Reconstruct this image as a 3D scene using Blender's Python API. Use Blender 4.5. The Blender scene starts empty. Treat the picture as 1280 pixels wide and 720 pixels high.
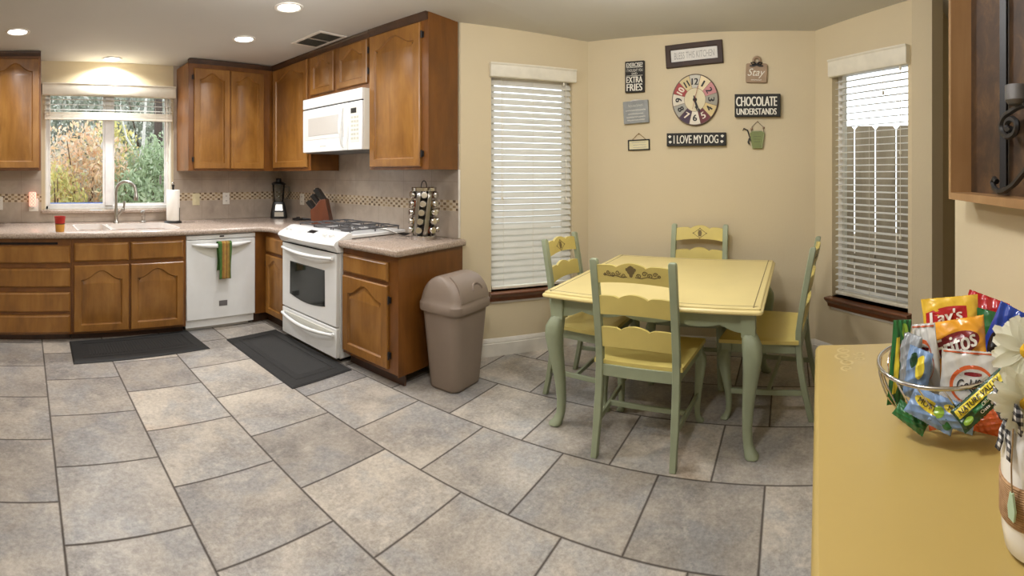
import bpy, bmesh, math, random
from math import sin, cos, tan, pi, hypot, atan2, sqrt, radians as R
from mathutils import Vector, Matrix, Euler
random.seed(7)
SC = bpy.context.scene
COL = SC.collection

# ---------------------------------------------------------------- camera
# the photograph is a phone panorama: a cylinder, 608 px to the radian, eye level on row 218
F, EYE, HEAD = 608.0, 1.37, 1.003
def az(x): return (x - 640) / F + HEAD                      # heading of a column, clockwise from +Y
def at(x, y, h):                                            # a pixel whose height above the floor is known
    r = F * (EYE - h) / (y - 218); a = az(x); return Vector((r * sin(a), r * cos(a), h))
def far(x, y, r):                                           # a pixel whose distance is known
    a = az(x); return Vector((r * sin(a), r * cos(a), EYE - (y - 218) / F * r))
def on(x, y, A, B):                                         # a pixel on the upright plane through two plan points
    a = az(x); dx, dy = sin(a), cos(a); ex, ey = B[0] - A[0], B[1] - A[1]
    r = (-A[0] * ey + ex * A[1]) / (-dx * ey + ex * dy)
    return Vector((r * dx, r * dy, EYE - (y - 218) / F * r))
cd = bpy.data.cameras.new('camera'); cam = bpy.data.objects.new('camera', cd); COL.objects.link(cam)
cd.type = 'PANO'; cd.panorama_type = 'CENTRAL_CYLINDRICAL'
cd.central_cylindrical_range_u_min = -640 / F; cd.central_cylindrical_range_u_max = 640 / F
cd.central_cylindrical_range_v_min = -(720 - 218) / F; cd.central_cylindrical_range_v_max = 218 / F
cd.central_cylindrical_radius = 1.0; cd.clip_start = .01; cd.clip_end = 200
cam.location = (0, 0, EYE); cam.rotation_euler = (pi / 2, 0, -HEAD); SC.camera = cam
SC.view_settings.view_transform = 'Standard'; SC.view_settings.look = 'None'
SC.view_settings.gamma = 1; SC.view_settings.use_curve_mapping = False
SC.view_settings.exposure = 0.10
SC.cycles.max_bounces = 10; SC.cycles.diffuse_bounces = 6; SC.cycles.glossy_bounces = 4
SC.cycles.transmission_bounces = 8; SC.cycles.transparent_max_bounces = 16
SC.cycles.use_denoising = True
SC.cycles.sample_clamp_indirect = 6

# ---------------------------------------------------------------- materials
def srgb(c):
    return tuple((v / 255 / 12.92 if v / 255 <= .04045 else ((v / 255 + .055) / 1.055) ** 2.4) for v in c)
MATS = {}
class NT:
    def __init__(s, name):
        s.m = bpy.data.materials.new(name); s.m.use_nodes = True; s.t = s.m.node_tree
        s.b = s.t.nodes['Principled BSDF']; s.out = s.t.nodes['Material Output']; MATS[name] = s.m
    def n(s, typ, **k):
        n = s.t.nodes.new(typ)
        for a, v in k.items():
            if a.startswith('_'): n.inputs[a[1:].replace('_', ' ')].default_value = v
            else: setattr(n, a, v)
        return n
    def l(s, a, b): s.t.links.new(a, b)
    def setp(s, **k):
        for a, v in k.items(): s.b.inputs[a.replace('_', ' ')].default_value = v
    def ramp(s, src, stops, interp='LINEAR'):
        r = s.n('ShaderNodeValToRGB'); r.color_ramp.interpolation = interp
        e = r.color_ramp.elements
        while len(e) < len(stops): e.new(.5)
        for el, (p, c) in zip(e, stops): el.position = p; el.color = (*c, 1)
        s.l(src, r.inputs[0]); return r.outputs[0]
    def coords(s, scale=(1, 1, 1), kind='Object', rnd=False):
        tc = s.n('ShaderNodeTexCoord'); mp = s.n('ShaderNodeMapping'); mp.inputs['Scale'].default_value = scale
        s.l(tc.outputs[kind], mp.inputs[0])
        if rnd:
            oi = s.n('ShaderNodeObjectInfo'); mu = s.n('ShaderNodeMath', operation='MULTIPLY'); mu.inputs[1].default_value = 37.0
            s.l(oi.outputs['Random'], mu.inputs[0]); s.l(mu.outputs[0], mp.inputs['Location'])
        return mp.outputs[0]
    def noise(s, co, scale, detail=3, rough=.5, dist=0):
        n = s.n('ShaderNodeTexNoise'); n.inputs['Scale'].default_value = scale; n.inputs['Detail'].default_value = detail
        n.inputs['Roughness'].default_value = rough; n.inputs['Distortion'].default_value = dist
        s.l(co, n.inputs['Vector']); return n.outputs['Fac']
    def bump(s, h, strength=.1, dist=.005):
        b = s.n('ShaderNodeBump'); b.inputs['Strength'].default_value = strength; b.inputs['Distance'].default_value = dist
        s.l(h, b.inputs['Height']); s.l(b.outputs[0], s.b.inputs['Normal'])
    def mix(s, fac, a, b, mode='MIX'):
        m = s.n('ShaderNodeMix', data_type='RGBA', blend_type=mode)
        for sock, v in ((m.inputs[0], fac), (m.inputs[6], a), (m.inputs[7], b)):
            if hasattr(v, 'links'): s.l(v, sock)
            elif isinstance(v, (int, float)): sock.default_value = v
            else: sock.default_value = (*v, 1)
        return m.outputs[2]
    def math(s, op, a, b=None):
        m = s.n('ShaderNodeMath', operation=op)
        for i, v in enumerate((a, b)):
            if v is None: continue
            if hasattr(v, 'links'): s.l(v, m.inputs[i])
            else: m.inputs[i].default_value = v
        return m.outputs[0]
def plain(name, col, rough=.5, metal=0, var=.06, scale=14, bump=0, coat=0, spec=.5, alpha=None):
    """a painted or moulded surface: one colour, faintly mottled by noise"""
    k = NT(name); c = srgb(col)
    f = k.noise(k.coords(), scale, 4)
    k.l(k.ramp(f, [(.3, tuple(v * (1 - var) for v in c)), (.7, tuple(min(1, v * (1 + var)) for v in c))]), k.b.inputs['Base Color'])
    k.setp(Roughness=rough, Metallic=metal); k.b.inputs['Specular IOR Level'].default_value = spec
    k.b.inputs['Coat Weight'].default_value = coat
    if bump: k.bump(k.noise(k.coords(), scale * 6, 4), bump, .003)
    return k.m
def emit(name, col, strength):
    k = NT(name); e = k.n('ShaderNodeEmission'); e.inputs[0].default_value = (*col, 1); e.inputs[1].default_value = strength
    k.l(e.outputs[0], k.out.inputs[0]); return k.m

def wood(name, dark, mid, light, sc=(5, 5, 1.6), rough=.38, coat=.25):
    k = NT(name); co = k.coords(sc, rnd=True)
    f = k.noise(co, 1.3, 5, .55, .8); g = k.noise(k.coords((46, 46, 3.5), rnd=True), 1.2, 2)
    blot = k.noise(k.coords((9, 9, 6), rnd=True), 1.0, 3)
    c = k.ramp(f, [(.25, srgb(dark)), (.5, srgb(mid)), (.78, srgb(light))])
    c = k.mix(.14, c, k.ramp(g, [(.3, srgb(dark)), (.7, srgb(light))]), 'MIX')
    c = k.mix(k.math('MULTIPLY', k.ramp(blot, [(.5, (0, 0, 0)), (.75, (1, 1, 1))]), .3), c, srgb(dark))
    k.l(c, k.b.inputs['Base Color']); k.setp(Roughness=rough); k.b.inputs['Coat Weight'].default_value = coat
    k.b.inputs['Coat Roughness'].default_value = .25
    k.bump(g, .05, .002); return k.m
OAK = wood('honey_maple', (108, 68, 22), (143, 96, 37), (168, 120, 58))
OAKD = wood('maple_shaded', (86, 49, 12), (114, 68, 20), (134, 84, 30))  # darker copy of the maple: shade of frames and sides put into the colour
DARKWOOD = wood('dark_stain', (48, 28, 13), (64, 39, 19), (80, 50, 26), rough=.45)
SILLWOOD = wood('sill_stain', (84, 46, 24), (112, 64, 34), (134, 82, 46), sc=(.9, 9, 9), rough=.35)
FRAMEWOOD = wood('picture_frame_wood', (40, 25, 15), (54, 34, 21), (70, 46, 30), rough=.6, coat=0)
BOXWOOD = wood('box_frame_oak', (134, 98, 60), (154, 116, 74), (172, 136, 92), rough=.45)
BLOCKWOOD = wood('knife_block_wood', (78, 38, 20), (98, 50, 27), (116, 62, 36), rough=.4)
BARN = wood('fence_board', (150, 139, 122), (172, 160, 142), (190, 178, 160), rough=.85, coat=0)

def wallpaint(name, col, bump=.12):
    k = NT(name); c = srgb(col); co = k.coords()
    f = k.noise(co, 1.2, 3)
    k.l(k.ramp(f, [(.3, tuple(v * .97 for v in c)), (.7, tuple(v * 1.02 for v in c))]), k.b.inputs['Base Color'])
    k.setp(Roughness=.75); k.bump(k.noise(co, 55, 5, .65), bump, .006); return k.m
WALL = wallpaint('beige_wall_paint', (208, 193, 160))
CEIL = wallpaint('ceiling_paint', (205, 203, 196), .2)
WHITE = plain('white_trim_paint', (226, 221, 210), .45)
CREAM = plain('cream_vinyl', (226, 220, 202), .5)
VINYL = plain('white_vinyl_frame', (232, 230, 226), .4)
APPL = plain('white_enamel', (233, 234, 232), .22, var=.015, coat=.3)
APPL2 = plain('bisque_enamel', (220, 219, 208), .3, var=.015)
GREYPL = plain('grey_kickplate', (170, 166, 158), .45)
BLACK = plain('black_plastic', (22, 21, 21), .38)
IRON = plain('black_iron', (26, 23, 22), .5, bump=.15)
GRATE = plain('cast_iron', (82, 80, 80), .38, bump=.1)
SLOT = plain('dark_gap', (14, 10, 8), .9)
STEEL = plain('brushed_steel', (176, 172, 164), .28, metal=1)
CHROME = plain('chrome', (205, 203, 200), .12, metal=1, var=.01)
YELLOW = plain('pale_yellow_paint', (224, 206, 142), .36, var=.03, scale=5)
YELLOWR = plain('ochre_yellow_paint', (206, 188, 108), .42, var=.05, scale=6)
GREEN = plain('sage_green_paint', (146, 154, 126), .5, var=.06, scale=9)
STENCIL = plain('brown_stencil', (112, 96, 58), .6)
SBTOP = plain('sideboard_yellow', (174, 150, 88), .33, var=.035, scale=4)
SBMOTIF = plain('pale_stencil', (200, 180, 122), .4)
TAUPE = plain('taupe_plastic', (136, 121, 108), .5, var=.02)
MATRUB = plain('charcoal_rubber', (33, 32, 30), .75, var=.15, scale=40, bump=.3)
MATRUB2 = plain('charcoal_rubber_ribbed', (42, 41, 39), .8, var=.12, scale=60, bump=.3)
PAPER = plain('paper_white', (238, 234, 224), .85, var=.02, bump=.2)
CERAM = plain('white_ceramic', (240, 238, 232), .2, var=.01, coat=.3)
IVORY = plain('ivory_plastic', (216, 206, 168), .45)
OUTWHITE = plain('white_outlet', (226, 222, 212), .4)
SIGNBLK = plain('sign_black', (34, 32, 28), .7, var=.1)
SIGNWHT = plain('sign_lettering_white', (226, 222, 208), .7, var=.05)
SIGNGRY = plain('weathered_grey', (148, 150, 148), .8, var=.14, scale=20)
def glass(name, tint=(1, 1, 1), ior=1.45):
    k = NT(name); a = k.n('ShaderNodeBsdfTransparent'); g = k.n('ShaderNodeBsdfGlossy'); m = k.n('ShaderNodeMixShader')
    a.inputs[0].default_value = (*tint, 1); g.inputs['Roughness'].default_value = .03
    fr = k.n('ShaderNodeFresnel'); fr.inputs[0].default_value = ior
    k.l(fr.outputs[0], m.inputs[0]); k.l(a.outputs[0], m.inputs[1]); k.l(g.outputs[0], m.inputs[2]); k.l(m.outputs[0], k.out.inputs[0])
    return k.m
GLASS = glass('window_glass', (.97, .98, .98), 1.05)
JARGLASS = glass('clear_glass', (.82, .84, .84))
def translucent(name, col, t=.4, rough=.5):
    k = NT(name); c = srgb(col); k.setp(Base_Color=(*c, 1), Roughness=rough)
    tr = k.n('ShaderNodeBsdfTranslucent'); tr.inputs[0].default_value = (*c, 1); m = k.n('ShaderNodeMixShader'); m.inputs[0].default_value = t
    f = k.noise(k.coords(), 9, 3); k.l(k.ramp(f, [(.3, tuple(v * .97 for v in c)), (.7, tuple(min(1, v * 1.03) for v in c))]), k.b.inputs['Base Color'])
    k.l(k.b.outputs[0], m.inputs[1]); k.l(tr.outputs[0], m.inputs[2]); k.l(m.outputs[0], k.out.inputs[0]); return k.m
SLAT = translucent('blind_slat_vinyl', (232, 230, 222), .3)
PETAL = translucent('daisy_petal', (240, 240, 224), .35)

def floor_tiles():
    k = NT('slate_look_floor_tile'); TY, TX, X0, Y0 = .482, .498, .147, 3.717
    tc = k.n('ShaderNodeTexCoord'); sp = k.n('ShaderNodeSeparateXYZ'); k.l(tc.outputs['Object'], sp.inputs[0])
    u = k.math('DIVIDE', k.math('SUBTRACT', sp.outputs[0], X0), TX); row = k.math('FLOOR', u)
    par = k.math('MULTIPLY', k.math('MODULO', k.math('ADD', row, 100), 2), .5)      # every other row is shifted half a tile
    v = k.math('ADD', k.math('DIVIDE', k.math('SUBTRACT', sp.outputs[1], Y0), TY), par); cell = k.math('FLOOR', v)
    fu = k.math('SUBTRACT', u, row); fv = k.math('SUBTRACT', v, cell)
    du = k.math('MULTIPLY', k.math('MINIMUM', fu, k.math('SUBTRACT', 1.0, fu)), TX)
    dv = k.math('MULTIPLY', k.math('MINIMUM', fv, k.math('SUBTRACT', 1.0, fv)), TY)
    d = k.math('MINIMUM', du, dv)
    cb = k.n('ShaderNodeCombineXYZ'); k.l(row, cb.inputs[0]); k.l(cell, cb.inputs[1])
    wn = k.n('ShaderNodeTexWhiteNoise', noise_dimensions='3D'); k.l(cb.outputs[0], wn.inputs[0])
    off = k.n('ShaderNodeVectorMath', operation='SCALE'); k.l(wn.outputs['Color'], off.inputs[0]); off.inputs['Scale'].default_value = 40
    ad = k.n('ShaderNodeVectorMath', operation='ADD'); k.l(tc.outputs['Object'], ad.inputs[0]); k.l(off.outputs[0], ad.inputs[1]); co = ad.outputs[0]
    n1 = k.noise(co, 2.6, 5, .6, .3); n2 = k.noise(co, 11, 9, .78, .2); n3 = k.noise(co, 52, 7, .75); n4 = k.noise(co, 3.1, 4, .6, .5)
    base = k.ramp(n1, [(.30, srgb((104, 103, 104))), (.44, srgb((138, 132, 125))), (.56, srgb((164, 156, 145))), (.70, srgb((184, 176, 164)))])
    base = k.mix(k.math('MULTIPLY', k.ramp(n4, [(.47, (0, 0, 0)), (.62, (1, 1, 1))]), .75), base, srgb((134, 137, 141)))     # blue-grey clouds
    base = k.mix(k.math('MULTIPLY', k.ramp(n2, [(.52, (0, 0, 0)), (.64, (1, 1, 1))]), .5), base, srgb((200, 192, 180)))
    base = k.mix(k.math('MULTIPLY', k.ramp(n2, [(.34, (1, 1, 1)), (.46, (0, 0, 0))]), .5), base, srgb((104, 96, 88)))
    rust = k.math('MULTIPLY', k.ramp(k.noise(co, 1.9, 3, .5), [(.58, (0, 0, 0)), (.74, (1, 1, 1))]), k.ramp(wn.outputs['Value'], [(.55, (0, 0, 0)), (.85, (.8, .8, .8))]))
    base = k.mix(rust, base, srgb((166, 136, 108)))
    base = k.mix(.30, base, k.ramp(n3, [(.36, srgb((120, 112, 104))), (.64, srgb((212, 205, 195)))]))
    val = k.ramp(wn.outputs['Value'], [(0, (.86, .85, .84)), (1, (1.30, 1.28, 1.23))])
    base = k.mix(1.0, base, val, 'MULTIPLY')
    g = k.ramp(d, [(.0034, (1, 1, 1)), (.0046, (0, 0, 0))])
    k.l(k.mix(g, base, srgb((60, 51, 44))), k.b.inputs['Base Color'])
    k.l(k.ramp(g, [(0, (.36, .36, .36)), (1, (.9, .9, .9))]), k.b.inputs['Roughness'])
    h = k.math('ADD', k.ramp(d, [(.002, (0, 0, 0)), (.007, (1, 1, 1))]), k.math('MULTIPLY', n2, .45)); k.bump(h, .22, .004)
    k.b.inputs['Specular IOR Level'].default_value = .4
    return k.m
FLOORM = floor_tiles()
def stone():
    k = NT('speckled_stone_top'); co = k.coords()
    a = k.noise(co, 90, 3, .7); b = k.noise(co, 240, 2, .6); c0 = k.noise(co, 6, 3)
    c = k.ramp(a, [(.36, srgb((120, 102, 90))), (.5, srgb((172, 154, 138))), (.64, srgb((196, 180, 164)))])
    c = k.mix(.35, c, k.ramp(b, [(.36, srgb((92, 78, 70))), (.6, srgb((204, 190, 176)))]))
    c = k.mix(k.math('MULTIPLY', c0, .3), c, srgb((180, 158, 140)))
    k.l(c, k.b.inputs['Base Color']); k.setp(Roughness=.22); return k.m
STONE = stone()
def splash():
    k = NT('backsplash_tile'); tc = k.n('ShaderNodeTexCoord'); sp = k.n('ShaderNodeSeparateXYZ'); k.l(tc.outputs['Object'], sp.inputs[0])
    x, z = sp.outputs[0], sp.outputs[2]
    n = k.noise(tc.outputs['Object'], 5, 5, .6, .4)
    field = k.ramp(n, [(.3, srgb((162, 148, 134))), (.6, srgb((182, 168, 152))), (.8, srgb((196, 184, 168)))])
    def joints(v, size, off, w):
        t = k.math('FRACT', k.math('DIVIDE', k.math('ADD', v, 10 * size - off), size))
        return k.math('LESS_THAN', t, w / size)
    j = k.math('MAXIMUM', joints(x, .31, .1, .003), k.math('MAXIMUM', k.math('LESS_THAN', k.math('ABSOLUTE', k.math('SUBTRACT', z, 1.315)), .0016), k.math('LESS_THAN', k.math('ABSOLUTE', k.math('SUBTRACT', z, 1.0)), .0)))
    field = k.mix(k.math('MULTIPLY', j, .6), field, srgb((128, 114, 100)))
    # the mosaic band: three courses of little chips, brown, tan and cream
    cx = k.math('DIVIDE', x, .031); cz = k.math('DIVIDE', k.math('SUBTRACT', z, 1.095), .0205)
    rz = k.math('FLOOR', cz); cxs = k.math('ADD', cx, k.math('MULTIPLY', rz, .0)); rx = k.math('FLOOR', cxs)
    cb = k.n('ShaderNodeCombineXYZ'); k.l(rx, cb.inputs[0]); k.l(rz, cb.inputs[1])
    wn = k.n('ShaderNodeTexWhiteNoise', noise_dimensions='3D'); k.l(cb.outputs[0], wn.inputs[0])
    par = k.math('MODULO', k.math('ADD', k.math('ADD', rx, rz), 400), 2)
    chip = k.mix(par, k.ramp(wn.outputs[0], [(0, srgb((186, 168, 142))), (1, srgb((206, 192, 166)))]), k.ramp(wn.outputs[0], [(0, srgb((96, 76, 54))), (.5, srgb((132, 108, 76))), (1, srgb((170, 148, 112)))]))
    fx = k.math('FRACT', cxs); fz = k.math('FRACT', cz)
    gr = k.math('MAXIMUM', k.math('LESS_THAN', fx, .12), k.math('LESS_THAN', fz, .14))
    chip = k.mix(gr, chip, srgb((196, 182, 160)))
    inb = k.math('MULTIPLY', k.math('GREATER_THAN', z, 1.095), k.math('LESS_THAN', z, 1.177))
    k.l(k.mix(inb, field, chip), k.b.inputs['Base Color']); k.setp(Roughness=.3); k.bump(n, .04, .003); return k.m
SPLASH = splash()

# ---------------------------------------------------------------- mesh building
def offset_poly(p, d):
    """shrink (d>0) a counter-clockwise polygon by d, mitred"""
    n = len(p); out = []
    for i in range(n):
        a, b, c = Vector(p[i - 1]), Vector(p[i]), Vector(p[(i + 1) % n])
        e1 = (b - a).normalized() if (b - a).length > 1e-9 else Vector((1, 0)); e2 = (c - b).normalized() if (c - b).length > 1e-9 else e1
        n1, n2 = Vector((-e1.y, e1.x)), Vector((-e2.y, e2.x)); m = n1 + n2
        q = m.length_squared
        m = m * (2 / q) if q > .25 else n1
        out.append((b.x + m.x * d, b.y + m.y * d))
    return out
class MB:
    def __init__(s): s.v = []; s.f = []; s.mi = []
    def add(s, vs, fs, mi=0, M=None):
        b = len(s.v)
        s.v += [tuple(M @ Vector(p)) if M else tuple(p) for p in vs]
        s.f += [tuple(b + i for i in f) for f in fs]; s.mi += [mi] * len(fs); return s
    def box(s, x0, x1, y0, y1, z0, z1, mi=0, M=None):
        vs = [(x, y, z) for z in (z0, z1) for y in (y0, y1) for x in (x0, x1)]
        return s.add(vs, [(0, 2, 3, 1), (4, 5, 7, 6), (0, 1, 5, 4), (2, 6, 7, 3), (0, 4, 6, 2), (1, 3, 7, 5)], mi, M)
    def prism(s, poly, a0, a1, axis='z', mi=0, M=None):
        def P(p, a): return (p[0], p[1], a) if axis == 'z' else ((p[0], a, p[1]) if axis == 'y' else (a, p[0], p[1]))
        n = len(poly); vs = [P(p, a0) for p in poly] + [P(p, a1) for p in poly]
        fs = [tuple(range(n))[::-1], tuple(range(n, 2 * n))] + [(i, (i + 1) % n, n + (i + 1) % n, n + i) for i in range(n)]
        return s.add(vs, fs, mi, M)
    def loft(s, rings, closed=True, cap=True, mi=0, M=None):
        n = len(rings[0]); vs = [p for r in rings for p in r]; fs = []
        for k in range(len(rings) - 1):
            for i in range(n if closed else n - 1):
                j = (i + 1) % n; fs.append((k * n + i, k * n + j, (k + 1) * n + j, (k + 1) * n + i))
        if cap: fs += [tuple(range(n))[::-1], tuple(range((len(rings) - 1) * n, len(rings) * n))]
        return s.add(vs, fs, mi, M)
    def lathe(s, prof, n=24, c=(0, 0, 0), mi=0, M=None, sx=1, sy=1):
        rings = [[(c[0] + sx * max(r, 1e-5) * cos(2 * pi * i / n), c[1] + sy * max(r, 1e-5) * sin(2 * pi * i / n), c[2] + z) for i in range(n)] for r, z in prof]
        return s.loft(rings, True, True, mi, M)
    def tube(s, path, r, n=8, closed=False, mi=0, M=None, flat=1.0):
        P = [Vector(p) for p in path]; m = len(P); rs = r if isinstance(r, (list, tuple)) else [r] * m
        rings = []; up = None
        for i in range(m):
            if closed: t = P[(i + 1) % m] - P[i - 1]
            else: t = P[min(i + 1, m - 1)] - P[max(i - 1, 0)]
            t.normalize()
            if up is None:
                up = Vector((0, 0, 1)) if abs(t.z) < .9 else Vector((1, 0, 0))
            a = up - t * up.dot(t); a.normalize(); b = t.cross(a); up = a
            rings.append([tuple(P[i] + (a * cos(2 * pi * k / n) + b * flat * sin(2 * pi * k / n)) * rs[i]) for k in range(n)])
        if closed: rings.append(rings[0])
        return s.loft(rings, True, not closed, mi, M)
    def ball(s, c, r, n=12, m=8, mi=0, M=None, sz=1):
        return s.lathe([(r * sin(pi * k / m), -r * sz * cos(pi * k / m)) for k in range(m + 1)], n, c, mi, M)
    def grid(s, fn, nu, nv, mi=0, M=None):
        vs = [fn(i / nu, j / nv) for j in range(nv + 1) for i in range(nu + 1)]
        fs = [(j * (nu + 1) + i, j * (nu + 1) + i + 1, (j + 1) * (nu + 1) + i + 1, (j + 1) * (nu + 1) + i) for j in range(nv) for i in range(nu)]
        return s.add(vs, fs, mi, M)
    def ring2(s, outer, inner, y, mi=0, flip=False):
        """flat face with one opening, in the local x-z plane at depth y"""
        bm = bmesh.new(); es = []
        for poly in (outer, inner):
            vs = [bm.verts.new((p[0], y, p[1])) for p in poly]
            es += [bm.edges.new((vs[i], vs[(i + 1) % len(vs)])) for i in range(len(vs))]
        bmesh.ops.triangle_fill(bm, use_beauty=True, use_dissolve=False, edges=es, normal=(0, -1, 0))
        bm.verts.index_update(); vs = [tuple(v.co) for v in bm.verts]; fs = [tuple(v.index for v in f.verts) for f in bm.faces]
        bm.free(); return s.add(vs, fs, mi)
    def build(s, name, mat, parent=None, loc=None, rot=None, smooth=None, bevel=0, seg=2):
        me = bpy.data.meshes.new(name); me.from_pydata(s.v, [], s.f)
        for m in (mat if isinstance(mat, (list, tuple)) else [mat]): me.materials.append(m)
        for p, i in zip(me.polygons, s.mi): p.material_index = i
        bm = bmesh.new(); bm.from_mesh(me); bmesh.ops.remove_doubles(bm, verts=bm.verts, dist=1e-6)
        bmesh.ops.recalc_face_normals(bm, faces=bm.faces); bm.to_mesh(me); bm.free()
        if smooth:
            for p in me.polygons: p.use_smooth = True
            me.set_sharp_from_angle(angle=R(smooth))
        me.update(); o = bpy.data.objects.new(name, me); COL.objects.link(o)
        if parent: o.parent = parent
        if loc is not None: o.location = loc
        if rot is not None: o.rotation_euler = rot if hasattr(rot, '__len__') else (0, 0, rot)
        if bevel:
            b = o.modifiers.new('bevel', 'BEVEL'); b.width = bevel; b.segments = seg; b.limit_method = 'ANGLE'; b.angle_limit = R(40)
            b.harden_normals = False
            for p in me.polygons: p.use_smooth = True
            me.set_sharp_from_angle(angle=R(35))
        return o
def tag(o, label, cat, group=None):
    o['label'] = label; o['category'] = cat
    if group: o['group'] = group
    return o
def thing(name, label, cat, loc=(0, 0, 0), rot=0, group=None):
    o = bpy.data.objects.new(name, None); COL.objects.link(o); o.empty_display_size = .1
    o.location = loc; o.rotation_euler = rot if hasattr(rot, '__len__') else (0, 0, rot)
    return tag(o, label, cat, group)
def struct(o):
    o['kind'] = 'structure'; return o
def copy_tree(o, parent=None):
    c = o.copy(); COL.objects.link(c)
    if parent: c.parent = parent; c.matrix_parent_inverse = o.matrix_parent_inverse.copy()
    for ch in list(o.children): copy_tree(ch, c)
    return c
def facing(A, B): return atan2(B[1] - A[1], B[0] - A[0])    # local x runs from A to B, local y into the wall

def text_geo(body, w, h, shear=0, offset=0, spacing=1.0):
    """the letters as flat faces fitted in a w x h box centred on the origin, in x-y"""
    cu = bpy.data.curves.new('lettering', 'FONT'); cu.body = body; cu.shear = shear; cu.space_character = spacing
    cu.resolution_u = 3; cu.align_x = 'CENTER'
    o = bpy.data.objects.new('lettering', cu); COL.objects.link(o)
    dg = bpy.context.evaluated_depsgraph_get(); dg.update()
    me = bpy.data.meshes.new_from_object(o.evaluated_get(dg))
    vs = [tuple(v.co) for v in me.vertices]; fs = [tuple(p.vertices) for p in me.polygons]
    bpy.data.objects.remove(o); bpy.data.curves.remove(cu); bpy.data.meshes.remove(me)
    x0, x1 = min(v[0] for v in vs), max(v[0] for v in vs); y0, y1 = min(v[1] for v in vs), max(v[1] for v in vs)
    sx = w / (x1 - x0); sy = h / (y1 - y0)
    pts = [((v[0] - (x0 + x1) / 2) * sx, (v[1] - (y0 + y1) / 2) * sy, 0) for v in vs]
    if offset:                                              # bolder strokes
        b = offset * h * 1.1; n = len(pts); k = 1 - 2 * b / w; base = [(a * k, c) for a, c, _ in pts]
        pts = [(a + d, c, q * .0003) for q, d in enumerate((-b, 0, b)) for a, c in base]; fs = [tuple(i + q * n for i in f) for q in range(3) for f in fs]
    return pts, fs
def letters(mb, body, cx, cz, w, h, y, mi=0, turn=0, **k):
    vs, fs = text_geo(body, w, h, **k); c, s_ = cos(turn), sin(turn)
    mb.add([(cx + a * c - b * s_, y - e, cz + a * s_ + b * c) for a, b, e in vs], fs, mi); return mb
# ---------------------------------------------------------------- the room: plan points (x to the right of the stove run, y to the sink wall)
SINK_Y, STOVE_X = 4.80, 2.82
N0, N1, N2, N3 = (2.82, 2.25), (3.66, 1.596), (3.66, -.203), (2.876, -.876)     # the dining nook's corners
END = (1.68, -.60)                                                              # free end of the wall beside the sideboard
LEFT_X, TOP = -1.7, 2.60
def wall(name, A, B, mat, holes=(), z1=TOP, t=.13, z0=0):
    """an upright slab from A to B (left to right as seen from the room) with openings (u0, u1, z0, z1)"""
    L = hypot(B[0] - A[0], B[1] - A[1]); us = sorted({0, L} | {h[i] for h in holes for i in (0, 1)}); zs = sorted({z0, z1} | {h[i] for h in holes for i in (2, 3)})
    mb = MB()
    for i in range(len(us) - 1):
        for j in range(len(zs) - 1):
            um, zm = (us[i] + us[i + 1]) / 2, (zs[j] + zs[j + 1]) / 2
            if any(h[0] < um < h[1] and h[2] < zm < h[3] for h in holes): continue
            mb.box(us[i], us[i + 1], 0, t, zs[j], zs[j + 1])
    o = mb.build(name, mat, None, (A[0], A[1], 0), facing(A, B)); return struct(o)
def along(A, B, x, y):                                   # pixel -> (u, z) on a wall
    p = on(x, y, A, B); return hypot(p.x - A[0], p.y - A[1]), p.z
# window openings, read off the photograph
WS = (.205, 1.50, 1.02, 2.215)                          # over the sink: x0 x1 z0 z1
ul, zt = along(N0, N1, 614, 96); ur, zb = along(N0, N1, 715.5, 365)
WL = (ul, ur, .485, on(664, 97, N0, N1).z)
ul5, _ = along(N2, N3, 1040, 80); ur5, _ = along(N2, N3, 1135, 80)
WR = (ul5, ur5, .485, on(1088, 78, N2, N3).z)
fl = MB().prism([(LEFT_X, -.75), (1.3, -.75), (1.3, -2.7), (3.7, -2.7), (3.85, -.3), (3.85, 1.75), (2.95, 2.5), (2.95, 4.95), (LEFT_X, 4.95)], -.08, 0)
struct(fl.build('floor', FLOORM))
# ceiling: level over the kitchen, falling a little into the nook
cp = [(LEFT_X - .1, -.75, 2.488), (1.3, -.75, 2.488), (1.3, -2.7, 2.488), (3.7, -2.7, 2.488), (3.78, -.26, 2.448), (3.78, 1.65, 2.458), (2.95, 2.34, 2.50), (2.95, 4.95, 2.495), (LEFT_X - .1, 4.95, 2.488)]
m = MB(); c0 = (1.6, 1.9, 2.488); n = len(cp)
m.add([c0] + cp, [(0, 1 + i, 1 + (i + 1) % n) for i in range(n)]); m.add([(p[0], p[1], p[2] + .1) for p in [c0] + cp], [(0, 1 + (i + 1) % n, 1 + i) for i in range(n)])
m.add(cp + [(p[0], p[1], p[2] + .1) for p in cp], [(i, (i + 1) % n, n + (i + 1) % n, n + i) for i in range(n)])
struct(m.build('ceiling', CEIL))
wall('wall_sink', (LEFT_X, SINK_Y), (STOVE_X + .1, SINK_Y), WALL, [(WS[0] - LEFT_X, WS[1] - LEFT_X, WS[2], WS[3])])
wall('wall_stove', (STOVE_X, SINK_Y), (STOVE_X, N0[1]), WALL, t=.1)
wall('wall_nook_left', N0, N1, WALL, [WL]); wall('wall_nook_back', N1, N2, WALL); wall('wall_nook_right', N2, N3, WALL, [WR])
N4 = (3.62, -1.32)                                            # the nook's right wall ends in a corner that turns away from the room
wall('wall_return', N3, N4, WALL); wall('wall_passage', N4, (3.62, -2.6), WALL); wall('wall_passage_end', (3.62, -2.6), (1.3, -2.6), WALL); wall('wall_passage_side', (1.3, -2.6), (1.3, -.9), WALL)  # hidden passage added, kept deep so little light bounces onto the return wall
wall('wall_display', END, (LEFT_X, -.60), WALL, t=.30)
wall('wall_left', (LEFT_X, -.60), (LEFT_X, SINK_Y), WALL)
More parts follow.
